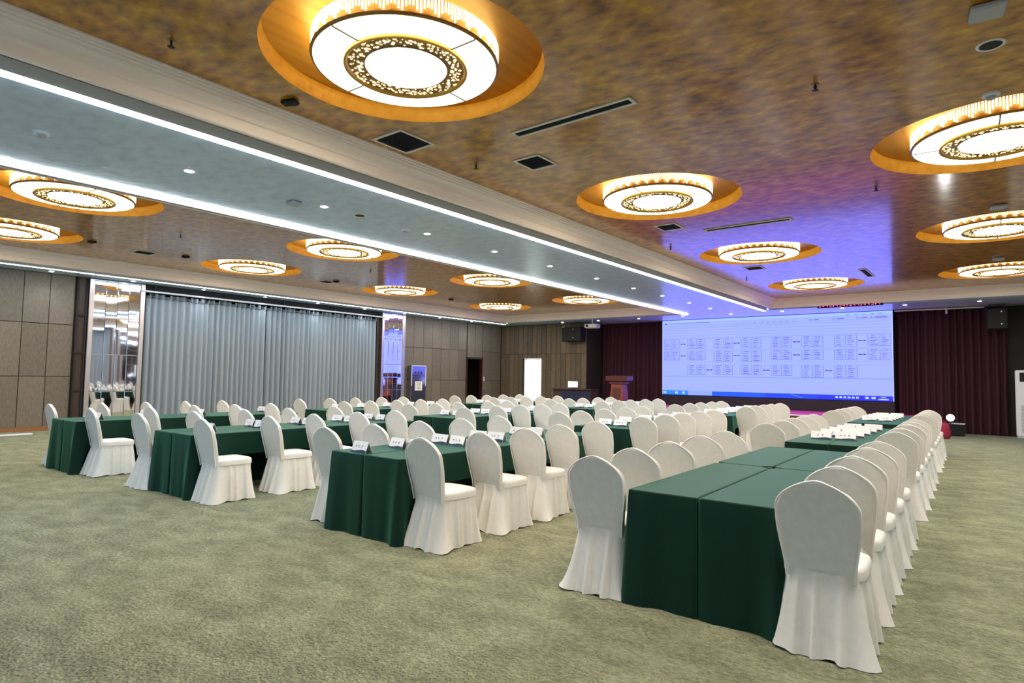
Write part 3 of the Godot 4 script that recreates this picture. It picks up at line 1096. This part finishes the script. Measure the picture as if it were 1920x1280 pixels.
# ------------------------------------------------------------------ stage
func build_stage() -> void:
	var st := ST()
	var o := struct_node("stage_platform")
	box2(st, Vector3(-12.3, 0.0, -23.5), Vector3(-1.9, 0.485, -20.0))
	put(st, "riser", mat(c8(86, 28, 40), 0.7), o)
	st = ST()
	box2(st, Vector3(-12.3, 0.485, -23.5), Vector3(-1.9, 0.5, -20.04))
	put(st, "carpet_top", M.red_carpet, o)
	st = ST()
	cbox(st, Vector3(-7.1, 0.489, -20.02), Vector3(10.4, 0.03, 0.05), 0.006)
	put(st, "nosing", M.plastic, o)

	# LED wall
	var t := thing("led_screen", "huge pale blue LED screen showing rows of small tables", "screen", Vector3(-6.72, 0.5, -23.22))
	st = ST()
	quad(st, Vector3(-3.99, 0.42, 0.071), Vector3(3.99, 0.42, 0.071), Vector3(3.99, 3.365, 0.071), Vector3(-3.99, 3.365, 0.071))
	put(st, "display", M.screen, t)
	st = ST()
	cbox(st, Vector3(0, 1.89, 0), Vector3(8.02, 2.96, 0.14), 0.01)
	put(st, "housing", M.black, t)
	st = ST()
	cbox(st, Vector3(0, 0.2, 0.0), Vector3(8.02, 0.4, 0.2), 0.01)
	put(st, "plinth", mat(c8(30, 18, 30), 0.6), t)
	area_light(t, Vector3(0, 1.9, 0.1), Vector2(7.9, 2.9), 2.6, Color(0.5, 0.48, 1.0), Vector3(0, 180, 0))

	# maroon drapes
	t = thing("maroon_curtain", "dark maroon stage curtain left of the screen behind the lectern", "curtain", Vector3(-13.68, 0, -23.5), 0.0, "maroon stage curtains")
	st = ST()
	pleats(st, Vector3(1, 0, 0), Vector3(0, 0, 1), Vector3.ZERO, 2.9, 0.02, 3.86, 0.2, 0.14, 41)
	put(st, "drape", M.maroon, t)
	t = thing("maroon_curtain", "dark maroon stage curtain right of the screen", "curtain", Vector3(-2.68, 0, -23.5), 0.0, "maroon stage curtains")
	st = ST()
	pleats(st, Vector3(1, 0, 0), Vector3(0, 0, 1), Vector3.ZERO, 2.85, 0.02, 3.84, 0.19, 0.14, 42)
	put(st, "drape", M.maroon, t)
	t = thing("curtain_track", "thin white track above the right maroon curtain", "curtain rail", Vector3(-1.52, 3.83, -23.1))
	st = ST()
	cbox(st, Vector3.ZERO, Vector3(2.3, 0.035, 0.05), 0.006)
	put(st, "track", M.plastic, t)
	st = ST()
	cbox(st, Vector3(0.22, -0.08, 0), Vector3(0.05, 0.14, 0.05), 0.006)
	put(st, "bracket", M.plastic, t)
	# red running-text sign over the screen
	t = thing("running_text_sign", "thin red running-text sign above the screen's right half", "sign", Vector3(-3.65, HS - 0.03, -21.268))
	st = ST()
	box(st, Vector3(0, 0.05, 0), Vector3(1.8, 0.1, 0.06))
	put(st, "case", M.black, t)
	st = ST()
	for k in 18:
		var xx := -0.82 + k * 0.096
		box(st, Vector3(xx, 0.03 + 0.04 * (k % 3) * 0.5, 0.032), Vector3(0.055, 0.014, 0.004))
		box(st, Vector3(xx + 0.01 * (k % 4), 0.05, 0.032), Vector3(0.014, 0.06, 0.004))
	put(st, "red_letters", M.led_red, t).set_meta("kind", "stuff")

	# hung loudspeakers
	for s in [[-14.2, 3.36, -21.95, "left, beside the planked wall"], [-0.07, 3.44, -22.9, "right, above the air conditioner"]]:
		t = thing("hanging_loudspeaker", "black hanging loudspeaker at the stage " + s[3].replace(",", ""), "loudspeaker", Vector3(s[0], s[1], s[2]), 0.0, "hanging loudspeakers")
		st = ST()
		var sw: float = 0.95 if s[0] < -5 else 0.5
		cbox(st, Vector3.ZERO, Vector3(sw, 0.62, 0.42), 0.02)
		put(st, "cabinet", M.black, t)
		st = ST()
		box(st, Vector3(0, 0, 0.213), Vector3(sw - 0.08, 0.54, 0.006))
		put(st, "grille", M.dark_grille, t)
		st = ST()
		for e in [-1.0, 1.0]:
			tube(st, Vector3(e * sw * 0.35, 0.3, 0), Vector3(e * sw * 0.35, HS - s[1], 0), 0.012)
		put(st, "hanger", M.dark_metal, t)
		for e in [0.2, -0.16]:
			st = ST()
			lathe(st, [[0.001, 0.0], [0.022, 0.0]], 10)
			var b := put(st, "bolt", M.plastic, t)
			b.position = Vector3(0.1, e, 0.219)
			b.rotation_degrees.x = 90

	# projector
	t = thing("projector", "white projector hung under the soffit left of the screen", "projector", Vector3(-12.95, 3.62, -21.4), 0.1)
	st = ST()
	cbox(st, Vector3.ZERO, Vector3(0.54, 0.17, 0.4), 0.03)
	put(st, "case", M.plastic, t)
	st = ST()
	tube(st, Vector3(-0.14, 0.0, 0.2), Vector3(-0.14, 0.0, 0.235), 0.05, 16)
	put(st, "lens", M.black, t)
	st = ST()
	tube(st, Vector3(0, 0.08, 0), Vector3(0, 0.26, 0), 0.025)
	put(st, "mount", M.plastic, t)

	# lectern
	t = thing("lectern", "reddish wooden lectern on the stage before the maroon curtain", "lectern", Vector3(-11.6, 0.5, -21.2))
	st = ST()
	var rows := []
	for v in [[0.0, 0.33, 0.25], [0.05, 0.33, 0.25], [0.06, 0.3, 0.22], [0.8, 0.235, 0.19]]:
		var hx: float = v[1]
		var hz: float = v[2]
		rows.append([v[0], hx, hz])
	for k in rows.size() - 1:
		var a: Array = rows[k]
		var b: Array = rows[k + 1]
		var pa := [Vector3(-a[1], a[0], a[2]), Vector3(a[1], a[0], a[2]), Vector3(a[1], a[0], -a[2]), Vector3(-a[1], a[0], -a[2])]
		var pb := [Vector3(-b[1], b[0], b[2]), Vector3(b[1], b[0], b[2]), Vector3(b[1], b[0], -b[2]), Vector3(-b[1], b[0], -b[2])]
		for e in 4:
			quad(st, pa[e], pa[(e + 1) % 4], pb[(e + 1) % 4], pb[e])
	put(st, "pedestal", M.red_wood, t)
	st = ST()
	cbox(st, Vector3(0, 0.84, 0), Vector3(0.62, 0.09, 0.46), 0.015)
	put(st, "collar", M.red_wood_dark, t)
	st = ST()
	cbox(st, Vector3(0, 1.02, 0.0), Vector3(0.94, 0.2, 0.52), 0.02, Basis(Vector3.RIGHT, 0.06))
	put(st, "desk_top", M.red_wood_dark, t)
	st = ST()
	cbox(st, Vector3(0, 0.45, 0.225), Vector3(0.3, 0.4, 0.012), 0.004, Basis(Vector3.RIGHT, -0.045))
	put(st, "front_panel", M.red_wood_dark, t)

	# control counter with monitor
	t = thing("control_counter", "dark counter with navy front left of the stage", "counter", Vector3(-13.3, 0, -20.7))
	st = ST()
	cbox(st, Vector3(0, 0.52, -0.02), Vector3(1.76, 1.04, 0.56), 0.01)
	put(st, "carcass", M.dark_brown, t)
	st = ST()
	cbox(st, Vector3(0.2, 0.5, 0.275), Vector3(1.34, 0.96, 0.02), 0.005)
	put(st, "front_panel", M.navy, t)
	st = ST()
	cbox(st, Vector3(0, 1.06, 0), Vector3(1.84, 0.04, 0.66), 0.008)
	put(st, "worktop", M.dark_brown, t)
	t = thing("monitor", "small lit monitor standing on the dark control counter", "monitor", Vector3(-13.33, 1.08, -20.6), 0.25)
	st = ST()
	quad(st, Vector3(-0.2, 0.06, 0.021), Vector3(0.2, 0.06, 0.021), Vector3(0.2, 0.29, 0.021), Vector3(-0.2, 0.29, 0.021))
	put(st, "display", M.monitor, t)
	st = ST()
	cbox(st, Vector3(0, 0.175, 0), Vector3(0.43, 0.26, 0.036), 0.006)
	put(st, "housing", M.black, t)
	st = ST()
	cbox(st, Vector3(0, 0.01, -0.02), Vector3(0.2, 0.02, 0.16), 0.005)
	box(st, Vector3(0, 0.05, -0.03), Vector3(0.05, 0.09, 0.03))
	put(st, "foot", M.black, t)

	# lit stage lamp, crimson bag and small table at the right foot of the stage
	t = thing("stage_spotlight", "bright white stage spotlight on a black stand right of the stage", "spotlight", Vector3(-1.2, 0, -21.9), 0.12)
	st = ST()
	for e in 3:
		var a := TAU * e / 3 + 0.4
		tube(st, Vector3(0, 0.3, 0), Vector3(0.17 * cos(a), 0.01, 0.17 * sin(a)), 0.012)
	tube(st, Vector3(0, 0.28, 0), Vector3(0, 0.42, 0), 0.014)
	put(st, "stand", M.black, t)
	st = ST()
	tube(st, Vector3(0, 0.52, -0.16), Vector3(0, 0.54, 0.05), 0.105, 20)
	put(st, "can", M.black, t)
	st = ST()
	lathe(st, [[0.001, 0.014], [0.06, 0.01], [0.098, 0.0]], 24)
	var ln := put(st, "lens", M.par, t)
	ln.position = Vector3(0, 0.54, 0.054)
	ln.rotation_degrees.x = 84
	var sp := SpotLight3D.new()
	sp.name = "light"
	sp.light_energy = 0.5
	sp.light_size = 0.09
	sp.spot_angle = 40
	sp.spot_range = 40
	sp.shadow_enabled = true
	t.add_child(sp)
	sp.position = Vector3(0, 0.54, 0.09)
	sp.rotation_degrees.y = 180
	t = thing("flight_case", "low black case with white lid behind the crimson bag", "case", Vector3(-1.06, 0, -22.3))
	st = ST()
	cbox(st, Vector3(0, 0.17, 0), Vector3(0.36, 0.34, 0.3), 0.012)
	put(st, "case_body", M.black, t)
	st = ST()
	cbox(st, Vector3(0, 0.355, 0), Vector3(0.38, 0.03, 0.32), 0.006)
	put(st, "lid", M.plastic, t)
	t = thing("crimson_bag", "crimson fabric bag on the carpet right of the stage", "bag", Vector3(-1.3, 0, -20.9))
	st = ST()
	lathe(st, [[0.001, 0.0], [0.12, 0.0], [0.16, 0.06], [0.165, 0.2], [0.14, 0.34], [0.1, 0.42], [0.04, 0.445], [0.001, 0.44]], 20)
	put(st, "sack", M.crimson, t)
	st = ST()
	for k in 8:
		var a0 := PI * k / 8
		var a1 := PI * (k + 1) / 8
		tube(st, Vector3(0.07 * cos(a0), 0.43 + 0.06 * sin(a0), 0), Vector3(0.07 * cos(a1), 0.43 + 0.06 * sin(a1), 0), 0.009, 6)
	put(st, "handle", M.crimson, t)

	# air conditioner
	t = thing("air_conditioner", "tall white cabinet air conditioner right of the maroon curtain", "air conditioner", Vector3(0.59, 0, -22.95))
	st = ST()
	cbox(st, Vector3(0, 1.0, 0), Vector3(0.6, 1.88, 0.4), 0.025)
	put(st, "cabinet", M.plastic, t)
	st = ST()
	cbox(st, Vector3(0, 0.035, 0.0), Vector3(0.58, 0.07, 0.42), 0.01)
	put(st, "plinth", M.grey_plastic, t)
	st = ST()
	box(st, Vector3(0.02, 1.74, 0.202), Vector3(0.44, 0.26, 0.01))
	put(st, "outlet", M.black, t)
	st = ST()
	box(st, Vector3(0.02, 0.55, 0.201), Vector3(0.42, 0.78, 0.008))
	put(st, "intake", M.grey_plastic, t)
	var lv := ST()
	cbox(lv, Vector3.ZERO, Vector3(0.42, 0.012, 0.012), 0.002)
	var lm := lv.commit()
	for k in 22:
		put_mesh(lm, "louvre", M.plastic, t, Vector3(0.02, 0.19 + 0.034 * k, 0.208))

# ------------------------------------------------------------------ chairs
func sc(v: float, e: float) -> float:
	return signf(v) * pow(absf(v), e)

func rr_point(u: float, hx: float, z0: float, z1: float, rad: float) -> Array:
	# point and outward normal on a rounded rectangle, u in 0..1 starting at the middle of the back (+z)
	var hz := (z1 - z0) * 0.5
	var cz := (z0 + z1) * 0.5
	var a := TAU * u
	var d := Vector2(sin(a), cos(a))
	var e := 5.0
	var f := pow(pow(absf(d.x) / hx, e) + pow(absf(d.y) / hz, e), -1.0 / e)
	var p := d * f
	var n := Vector2(sc(p.x / hx, e - 1) / hx, sc(p.y / hz, e - 1) / hz).normalized()
	return [Vector3(p.x, 0, p.y + cz), Vector3(n.x, 0, n.y)]

func make_chair(variant: int) -> Node3D:
	var r := RandomNumberGenerator.new()
	r.seed = 300 + variant
	var root := Node3D.new()
	# backrest
	var st := ST()
	var rows := []
	var top := 0.957
	var sh := 0.80
	var ring := []
	for k in 11:
		ring.append([lerpf(0.40, sh, k / 10.0), 0.0])
	for k in 14:
		var s := sin(PI * 0.5 * (k + 1) / 14.0)
		ring.append([sh + (top - sh) * s, s])
	var outline := []
	for e in ring:
		var y: float = e[0]
		var s: float = e[1]
		var hw := lerpf(0.178, 0.217, smoothstep(0.40, 0.74, y))
		if s > 0.0:
			hw *= pow(maxf(1.0 - pow(s, 1.75), 0.0), 0.66)
		var zc := 0.168 + 0.122 * pow((y - 0.40) / (top - 0.40), 1.1)
		var th := lerpf(0.075, 0.05, (y - 0.4) / (top - 0.4))
		if s > 0.9:
			th *= 1.0 - 0.35 * (s - 0.9) / 0.1
		var line := PackedVector3Array()
		for i in 36:
			var a := TAU * i / 36
			var px := hw * sc(cos(a), 0.5)
			var pz := th * 0.5 * sc(sin(a), 0.55)
			if hw > 0.02:
				var q := clampf(1.0 - pow(px / hw, 2.0), 0.0, 1.0)
				pz -= signf(pz) * 0.012 * q * (1.0 - s)
			line.append(Vector3(px, y + 0.003 * sin(px * 40.0 + variant), zc + pz))
		rows.append(line)
		outline.append([hw, y, zc + th * 0.42])
	grid(st, rows, true, false)
	var back := put(st, "backrest", M.cover, root)
	# piping round the rear edge
	st = ST()
	var pp := []
	for e in outline:
		pp.append(Vector3(-e[0] * 0.985, e[1], e[2]))
	for i in range(outline.size() - 2, -1, -1):
		pp.append(Vector3(outline[i][0] * 0.985, outline[i][1], outline[i][2]))
	var pr := []
	for i in pp.size():
		var d: Vector3 = (pp[mini(i + 1, pp.size() - 1)] - pp[maxi(i - 1, 0)]).normalized()
		var u := d.cross(Vector3.BACK).normalized()
		var line := PackedVector3Array()
		for k in 5:
			var a := TAU * k / 5
			line.append(pp[i] + (u * cos(a) + Vector3.BACK * sin(a)) * 0.006)
		pr.append(line)
	grid(st, pr, true)
	put(st, "piping", M.piping, back)
	# seat
	st = ST()
	rows = []
	for e in [[0.02, 0.497], [0.5, 0.494], [0.88, 0.489], [0.965, 0.481], [1.0, 0.46], [1.005, 0.42]]:
		var line := PackedVector3Array()
		for i in 40:
			var q := rr_point(i / 40.0, 0.215, -0.262, 0.2, 0.06)
			var p: Vector3 = q[0]
			line.append(Vector3(p.x * e[0], e[1], -0.03 + (p.z + 0.03) * e[0]))
		rows.append(line)
	grid(st, rows, true, true)
	put(st, "seat", M.cover, root)
	# skirt falling in folds to the carpet
	st = ST()
	rows = []
	var nseg := 132
	var ph := []
	for k in 5:
		ph.append(r.randf() * TAU)
	var tails := []
	for k in 4:
		tails.append(r.randf_range(0.0, 0.075))
	var k1 := 13 + variant % 3
	var k2 := 21 + variant
	for j in 12:
		var t := j / 11.0
		var line := PackedVector3Array()
		for i in nseg:
			var u := float(i) / nseg
			var q := rr_point(u, 0.208, -0.258, 0.205, 0.05)
			var p: Vector3 = q[0]
			var n: Vector3 = q[1]
			var backness := clampf(n.z, 0.0, 1.0)
			var frontness := clampf(-n.z, 0.0, 1.0)
			var flare := (0.028 + 0.07 * backness + 0.004 * frontness) * pow(t, 1.15)
			var a := TAU * u
			var fold := sin(k1 * a + ph[0] + 0.8 * sin(2 * a + ph[1])) * 0.6 + sin(k2 * a + ph[2]) * 0.4
			fold = fold * 0.5 + 0.5 * absf(fold) - 0.25
			var amp := 0.046 * pow(t, 0.7)
			var corner := pow(clampf(absf(n.x * n.z) * 2.0, 0.0, 1.0), 2.0)
			var tail: float = corner * pow(t, 2.6) * tails[(1 if n.x > 0 else 0) + (2 if n.z > 0 else 0)]
			var y := 0.445 * (1.0 - t)
			if j == 11:
				y = 0.004 + 0.012 * maxf(0.0, sin(7.0 * a + ph[4]))
			var waist := -0.006 * sin(PI * clampf(t * 3.0, 0.0, 1.0))
			line.append(p + n * (flare + fold * amp + tail + waist) + Vector3(0, y, 0))
		rows.append(line)
	grid(st, rows, true, true)
	put(st, "skirt", M.cover, root)
	return root

var columns := [
	{"say": "rightmost column", "x": -1.53, "near": [-3.83, -8.25, -13.15],
		"L": [-3.78, -4.44, -5.15, -5.95, -6.7, -8.37, -9.22, -9.95, -10.7, -11.38, -13.28, -14.05, -14.8, -15.45, -16.1],
		"R": [-3.74, -4.49, -5.2, -5.97, -6.68, -8.14, -8.88, -9.8, -10.55, -11.33, -12.8, -13.5, -14.2, -14.9, -15.6]},
	{"say": "second column from right", "x": -4.70, "near": [-3.67, -8.3, -13.2],
		"L": [-3.77, -4.42, -5.12, -5.87, -6.67, -8.24, -8.93, -9.79, -10.64, -11.39, -13.09, -14.0, -14.75, -15.55, -16.28],
		"R": [-3.75, -4.57, -5.3, -6.02, -6.86, -8.26, -9.1, -9.8, -10.57, -11.38, -13.45, -14.14, -14.84, -15.56, -16.34]},
	{"say": "second column from left", "x": -8.0, "near": [-3.33, -7.88, -12.9],
		"L": [-3.23, -3.93, -4.68, -5.41, -6.27, -7.99, -8.72, -9.42, -10.4, -11.1, -12.94, -13.83, -14.59, -15.45, -16.24],
		"R": [-3.37, -4.22, -4.89, -5.63, -6.34, -7.97, -8.92, -9.65, -10.4, -11.1, -13.02, -13.89, -14.6, -15.49, -16.35]},
	{"say": "leftmost column", "x": -10.97, "near": [-3.02, -7.5, -12.4],
		"L": [-3.05, -3.77, -4.45, -5.13, -5.82, -7.52, -8.3, -9.03, -9.83, -10.53, -12.49, -13.2, -13.92, -14.72, -15.59],
		"R": [-3.15, -3.94, -4.63, -5.31, -5.99, -7.6, -8.28, -9.03, -9.77, -10.49, -12.47, -13.22, -13.92, -14.68, -15.6]},
]
var block_say := ["nearest block", "middle block", "farthest block"]
var ordinal := ["first", "second", "third", "fourth", "fifth"]

func col_x(x: float, z: float) -> float:
	return x + SLANT * (z + 3.8)

func build_chairs() -> void:
	var protos := []
	for k in 4:
		protos.append(make_chair(k))
	var n := 0
	for c in columns:
		for side in ["L", "R"]:
			var zs: Array = c[side]
			for k in 15:
				var z: float = zs[k] - 0.27
				var x := col_x(c.x + (-0.735 if side == "L" else 0.73), z)
				if side == "R" and c.say == "rightmost column":
					x = col_x(-0.82, z)
				var o: Node3D = protos[(n * 7 + k) % 4].duplicate()
				o.name = numbered("banquet_chair")
				add_child(o)
				o.position = Vector3(x, 0, z)
				o.rotation.y = SLANT + rng.randf_range(-0.035, 0.035)
				tag(o, "white covered chair, %s on the %s side, %s of %s" % [ordinal[k % 5], "left" if side == "L" else "right", block_say[k / 5], c.say], "chair", "white covered banquet chairs")
				n += 1
	for p in protos:
		p.free()

# ------------------------------------------------------------------ tables
const TW := 0.478
const TL := 1.815

func make_cloth(outer: float, variant: int) -> Mesh:
	# the floor-length end is at +z; the outer long side at x = outer * TW/2 hangs short
	var r := RandomNumberGenerator.new()
	r.seed = 800 + variant
	var hx := TW * 0.5
	var hz := TL * 0.5
	var pts := []   # [pos, normal, drop, fold weight, s]
	var ph := r.randf() * TAU
	# walk: outer side from far to near, near end, inner side from near to far, far end
	var walk := func(a: Vector2, b: Vector2, n: Vector2, kind: String, step: float) -> void:
		var ln := a.distance_to(b)
		var cnt := maxi(int(ln / step), 2)
		for i in cnt:
			var s := (i + 0.5) / cnt
			var p := a.lerp(b, s)
			var drop := 0.27
			var fold := 0.15
			var to_near := hz - p.y
			if kind == "outer":
				drop = lerpf(0.742, 0.27, smoothstep(0.02, 0.24, to_near))
				fold = 1.0 - 0.85 * smoothstep(0.0, 0.3, to_near)
			elif kind == "near":
				drop = 0.742
				fold = 1.0
			elif kind == "inner":
				drop = 0.71
				fold = 0.1
			else:
				drop = 0.2
				fold = 0.0
			pts.append([p, n, drop, fold, ln * s])
	var o := outer
	walk.call(Vector2(o * hx, -hz + 0.02), Vector2(o * hx, hz - 0.3), Vector2(o, 0), "outer", 0.08)
	walk.call(Vector2(o * hx, hz - 0.3), Vector2(o * hx, hz - 0.015), Vector2(o, 0), "outer", 0.02)
	for k in 4:
		var a := (k + 0.5) / 4.0 * PI * 0.5
		pts.append([Vector2(o * (hx - 0.015 + 0.015 * cos(a)), hz - 0.015 + 0.015 * sin(a)), Vector2(o * cos(a), sin(a)), 0.742, 1.0, 0.0])
	walk.call(Vector2(o * (hx - 0.015), hz), Vector2(-o * (hx - 0.01), hz), Vector2(0, 1), "near", 0.014)
	pts.append([Vector2(-o * hx, hz), Vector2(-o * 0.3, 1).normalized(), 0.742, 0.3, 0.0])
	walk.call(Vector2(-o * hx, hz - 0.02), Vector2(-o * hx, -hz + 0.02), Vector2(-o, 0), "inner", 0.12)
	walk.call(Vector2(-o * (hx - 0.01), -hz), Vector2(o * (hx - 0.01), -hz), Vector2(0, -1), "far", 0.12)
	var st := ST()
	var rows := []
	var nr := 13
	for j in nr:
		var line := PackedVector3Array()
		for e in pts:
			var p: Vector2 = e[0]
			var nn: Vector2 = e[1]
			if j == 0:
				var q := p - nn * 0.012
				line.append(Vector3(q.x, T + 0.001, q.y))
				continue
			if j == 1:
				var q := p - nn * 0.003
				line.append(Vector3(q.x, T - 0.001, q.y))
				continue
			var t := (j - 2.0) / (nr - 3.0)
			var tt: float = t * e[2] / 0.742
			var y: float = T - 0.008 - e[2] * t
			var f: float = e[3]
			var along := p.x * outer + (hz - p.y) * 0.7
			var wave := sin(along * 17.0 + ph) * 0.65 + sin(along * 29.0 + ph * 2.0) * 0.35
			var cornerness := clampf(1.0 - Vector2(p.x - outer * hx, p.y - hz).length() / 0.16, 0.0, 1.0)
			var push: float = 0.002 + f * (0.014 * tt + 0.017 * wave * pow(tt, 0.8)) + 0.045 * cornerness * tt * f
			if e[3] < 0.2:
				push = 0.001
			line.append(Vector3(p.x + nn.x * push, maxf(y, 0.003), p.y + nn.y * push))
		rows.append(line)
	grid(st, rows, true, outer > 0)
	# flat top
	var cen := Vector3(0, T + 0.001, 0)
	var nc: int = rows[0].size()
	for i in nc:
		var a: Vector3 = rows[0][i]
		var b: Vector3 = rows[0][(i + 1) % nc]
		var ord := [cen, a, b] if (b - cen).cross(a - cen).y > 0 else [cen, b, a]
		for w in ord:
			vtx(st, w, Vector3.UP, Vector2.ZERO)
	st.index()
	return st.commit()

func build_tables() -> void:
	var left_mesh := make_cloth(-1.0, 1)
	var right_mesh := make_cloth(1.0, 2)
	# bare folding table
	var proto := Node3D.new()
	var st := ST()
	cbox(st, Vector3(0, T - 0.024, 0), Vector3(TW - 0.016, 0.03, TL - 0.02), 0.004)
	put(st, "tabletop", M.table_wood, proto)
	for ex in [-1.0, 1.0]:
		for ez in [-1.0, 1.0]:
			st = ST()
			tube(st, Vector3(ex * 0.19, T - 0.04, ez * 0.72), Vector3(ex * 0.2, 0.0, ez * 0.74), 0.014)
			put(st, "leg", M.dark_metal, proto)
	for ez in [-1.0, 1.0]:
		st = ST()
		tube(st, Vector3(-0.197, 0.16, ez * 0.737), Vector3(0.197, 0.16, ez * 0.737), 0.01)
		put(st, "crossbar", M.dark_metal, proto)
	for c in columns:
		for b in 3:
			for e in 2:          # near, far
				for sd in 2:     # left, right
					var lx := (-1.0 if sd == 0 else 1.0) * (TW * 0.5 + 0.006)
					var lz := -(TL * 0.5 + 0.004) - e * (TL + 0.012)
					var zz: float = c.near[b]
					var origin := Vector3(col_x(c.x, zz), 0, zz)
					var p := origin + Basis(Vector3.UP, SLANT) * Vector3(lx, 0, lz)
					var turn := SLANT + (PI if e == 1 else 0.0)
					var where := "%s %s of %s, %s" % ["near" if e == 0 else "far", "left" if sd == 0 else "right", block_say[b], c.say]
					var o: Node3D = proto.duplicate()
					o.name = numbered("folding_table")
					add_child(o)
					o.position = p
					o.rotation.y = turn
					tag(o, "narrow folding table under green cloth, " + where, "table", "narrow folding tables")
					var cl := MeshInstance3D.new()
					cl.mesh = (left_mesh if (sd == 0) == (e == 0) else right_mesh)
					cl.material_override = M.cloth
					cl.name = numbered("tablecloth")
					add_child(cl)
					cl.position = p
					cl.rotation.y = turn
					tag(cl, "dark green tablecloth, " + where, "tablecloth", "dark green tablecloths")
	proto.free()

# ------------------------------------------------------------------ name cards
func build_cards() -> void:
	var st := ST()
	var w := 0.122
	var h := 0.104
	var d := 0.042
	# folded tent: two faces, outside printed
	quad(st, Vector3(-w, 0.001, d), Vector3(w, 0.001, d), Vector3(w, h, 0.002), Vector3(-w, h, 0.002))
	quad(st, Vector3(w, 0.001, -d), Vector3(-w, 0.001, -d), Vector3(-w, h, -0.002), Vector3(w, h, -0.002))
	var inner := ST()
	quad(inner, Vector3(w, 0.001, d - 0.004), Vector3(-w, 0.001, d - 0.004), Vector3(-w, h - 0.006, 0.0), Vector3(w, h - 0.006, 0.0))
	quad(inner, Vector3(-w, 0.001, -d + 0.004), Vector3(w, 0.001, -d + 0.004), Vector3(w, h - 0.006, 0.0), Vector3(-w, h - 0.006, 0.0))
	for e in [-1.0, 1.0]:
		for f in [-1.0, 1.0]:
			quad(inner, Vector3(w * e, 0.001, d * f), Vector3(w * e, 0.001, (d - 0.004) * f), Vector3(w * e, h - 0.006, 0.0), Vector3(w * e, h, 0.002 * f))
	quad(inner, Vector3(-w, h, 0.002), Vector3(w, h, 0.002), Vector3(w, h, -0.002), Vector3(-w, h, -0.002))
	var mesh := st.commit()
	var mesh_in := inner.commit()
	var spots := []
	for ci in 4:
		var c: Dictionary = columns[ci]
		for b in 3:
			if ci == 0:
				continue
			for k in 5:
				var zz: float = (c.L[b * 5 + k] + c.R[b * 5 + k]) * 0.5
				if ci == 1 and b == 0: zz = [-3.8, -4.25, -4.9, -5.56, -6.36][k]
				elif ci == 2 and b == 0: zz = [-3.75, -4.47, -5.15, -5.92, -6.56][k]
				elif ci == 3 and b == 0: zz = [-3.4, -4.19, -4.99, -5.71, -6.31][k]
				else: zz = maxf(zz - 0.45, c.near[b] - 3.5)
				for s in 2:
					if ci == 1 and b == 0 and k == 0 and s == 1:
						continue
					spots.append([ci, b, k, s, col_x(c.x, zz) + (-0.155 if s == 0 else 0.125) + rng.randf_range(-0.008, 0.008), zz + rng.randf_range(-0.03, 0.03)])
	for k in 5:
		for s in 2:
			spots.append([0, 1, k, s, [-1.885, -1.61][s] + 0.004 * k, -8.95 - 0.52 * k - 0.08 * s])
			spots.append([0, 2, k, s, [-2.08, -1.805][s], -14.0 - 0.42 * k - 0.06 * s])
	var n := 0
	for s in spots:
		var t := Node3D.new()
		t.name = numbered("name_card")
		add_child(t)
		t.position = Vector3(s[4], T + 0.0015, s[5])
		t.rotation.y = rng.randf_range(-0.14, 0.1)
		tag(t, "white tent name card, %s row %s, %s, %s" % [ordinal[s[2]], "left" if s[3] == 0 else "right", block_say[s[1]], columns[s[0]].say], "name card", "white tent name cards")
		put_mesh(mesh, "printed_face", M["card%d" % (n * 5 % 3)], t)
		put_mesh(mesh_in, "card_back", M.paper, t)
		n += 1

# ------------------------------------------------------------------
func _ready() -> void:
	rng.seed = 2024
	# camera
	var cam := Camera3D.new()
	cam.name = "camera"
	add_child(cam)
	cam.position = Vector3(0, 1.5, 0)
	cam.rotation_degrees = Vector3(3.323, 38.644, 0.959)
	cam.fov = 58.22
	cam.near = 0.05
	cam.far = 100
	cam.current = true
	# environment: a closed room, no sky
	var env := Environment.new()
	env.background_mode = Environment.BG_COLOR
	env.background_color = Color.BLACK
	env.tonemap_mode = Environment.TONE_MAPPER_LINEAR
	env.tonemap_exposure = 1.6
	env.sdfgi_enabled = true
	env.ssao_enabled = true
	env.ssil_enabled = true
	var we := WorldEnvironment.new()
	we.name = "environment"
	we.environment = env
	add_child(we)

	make_materials()
	build_room()
	build_lamps()
	build_downlights()
	build_ceiling_bits()
	build_walls_things()
	build_stage()
	build_tables()
	build_chairs()
	build_cards()
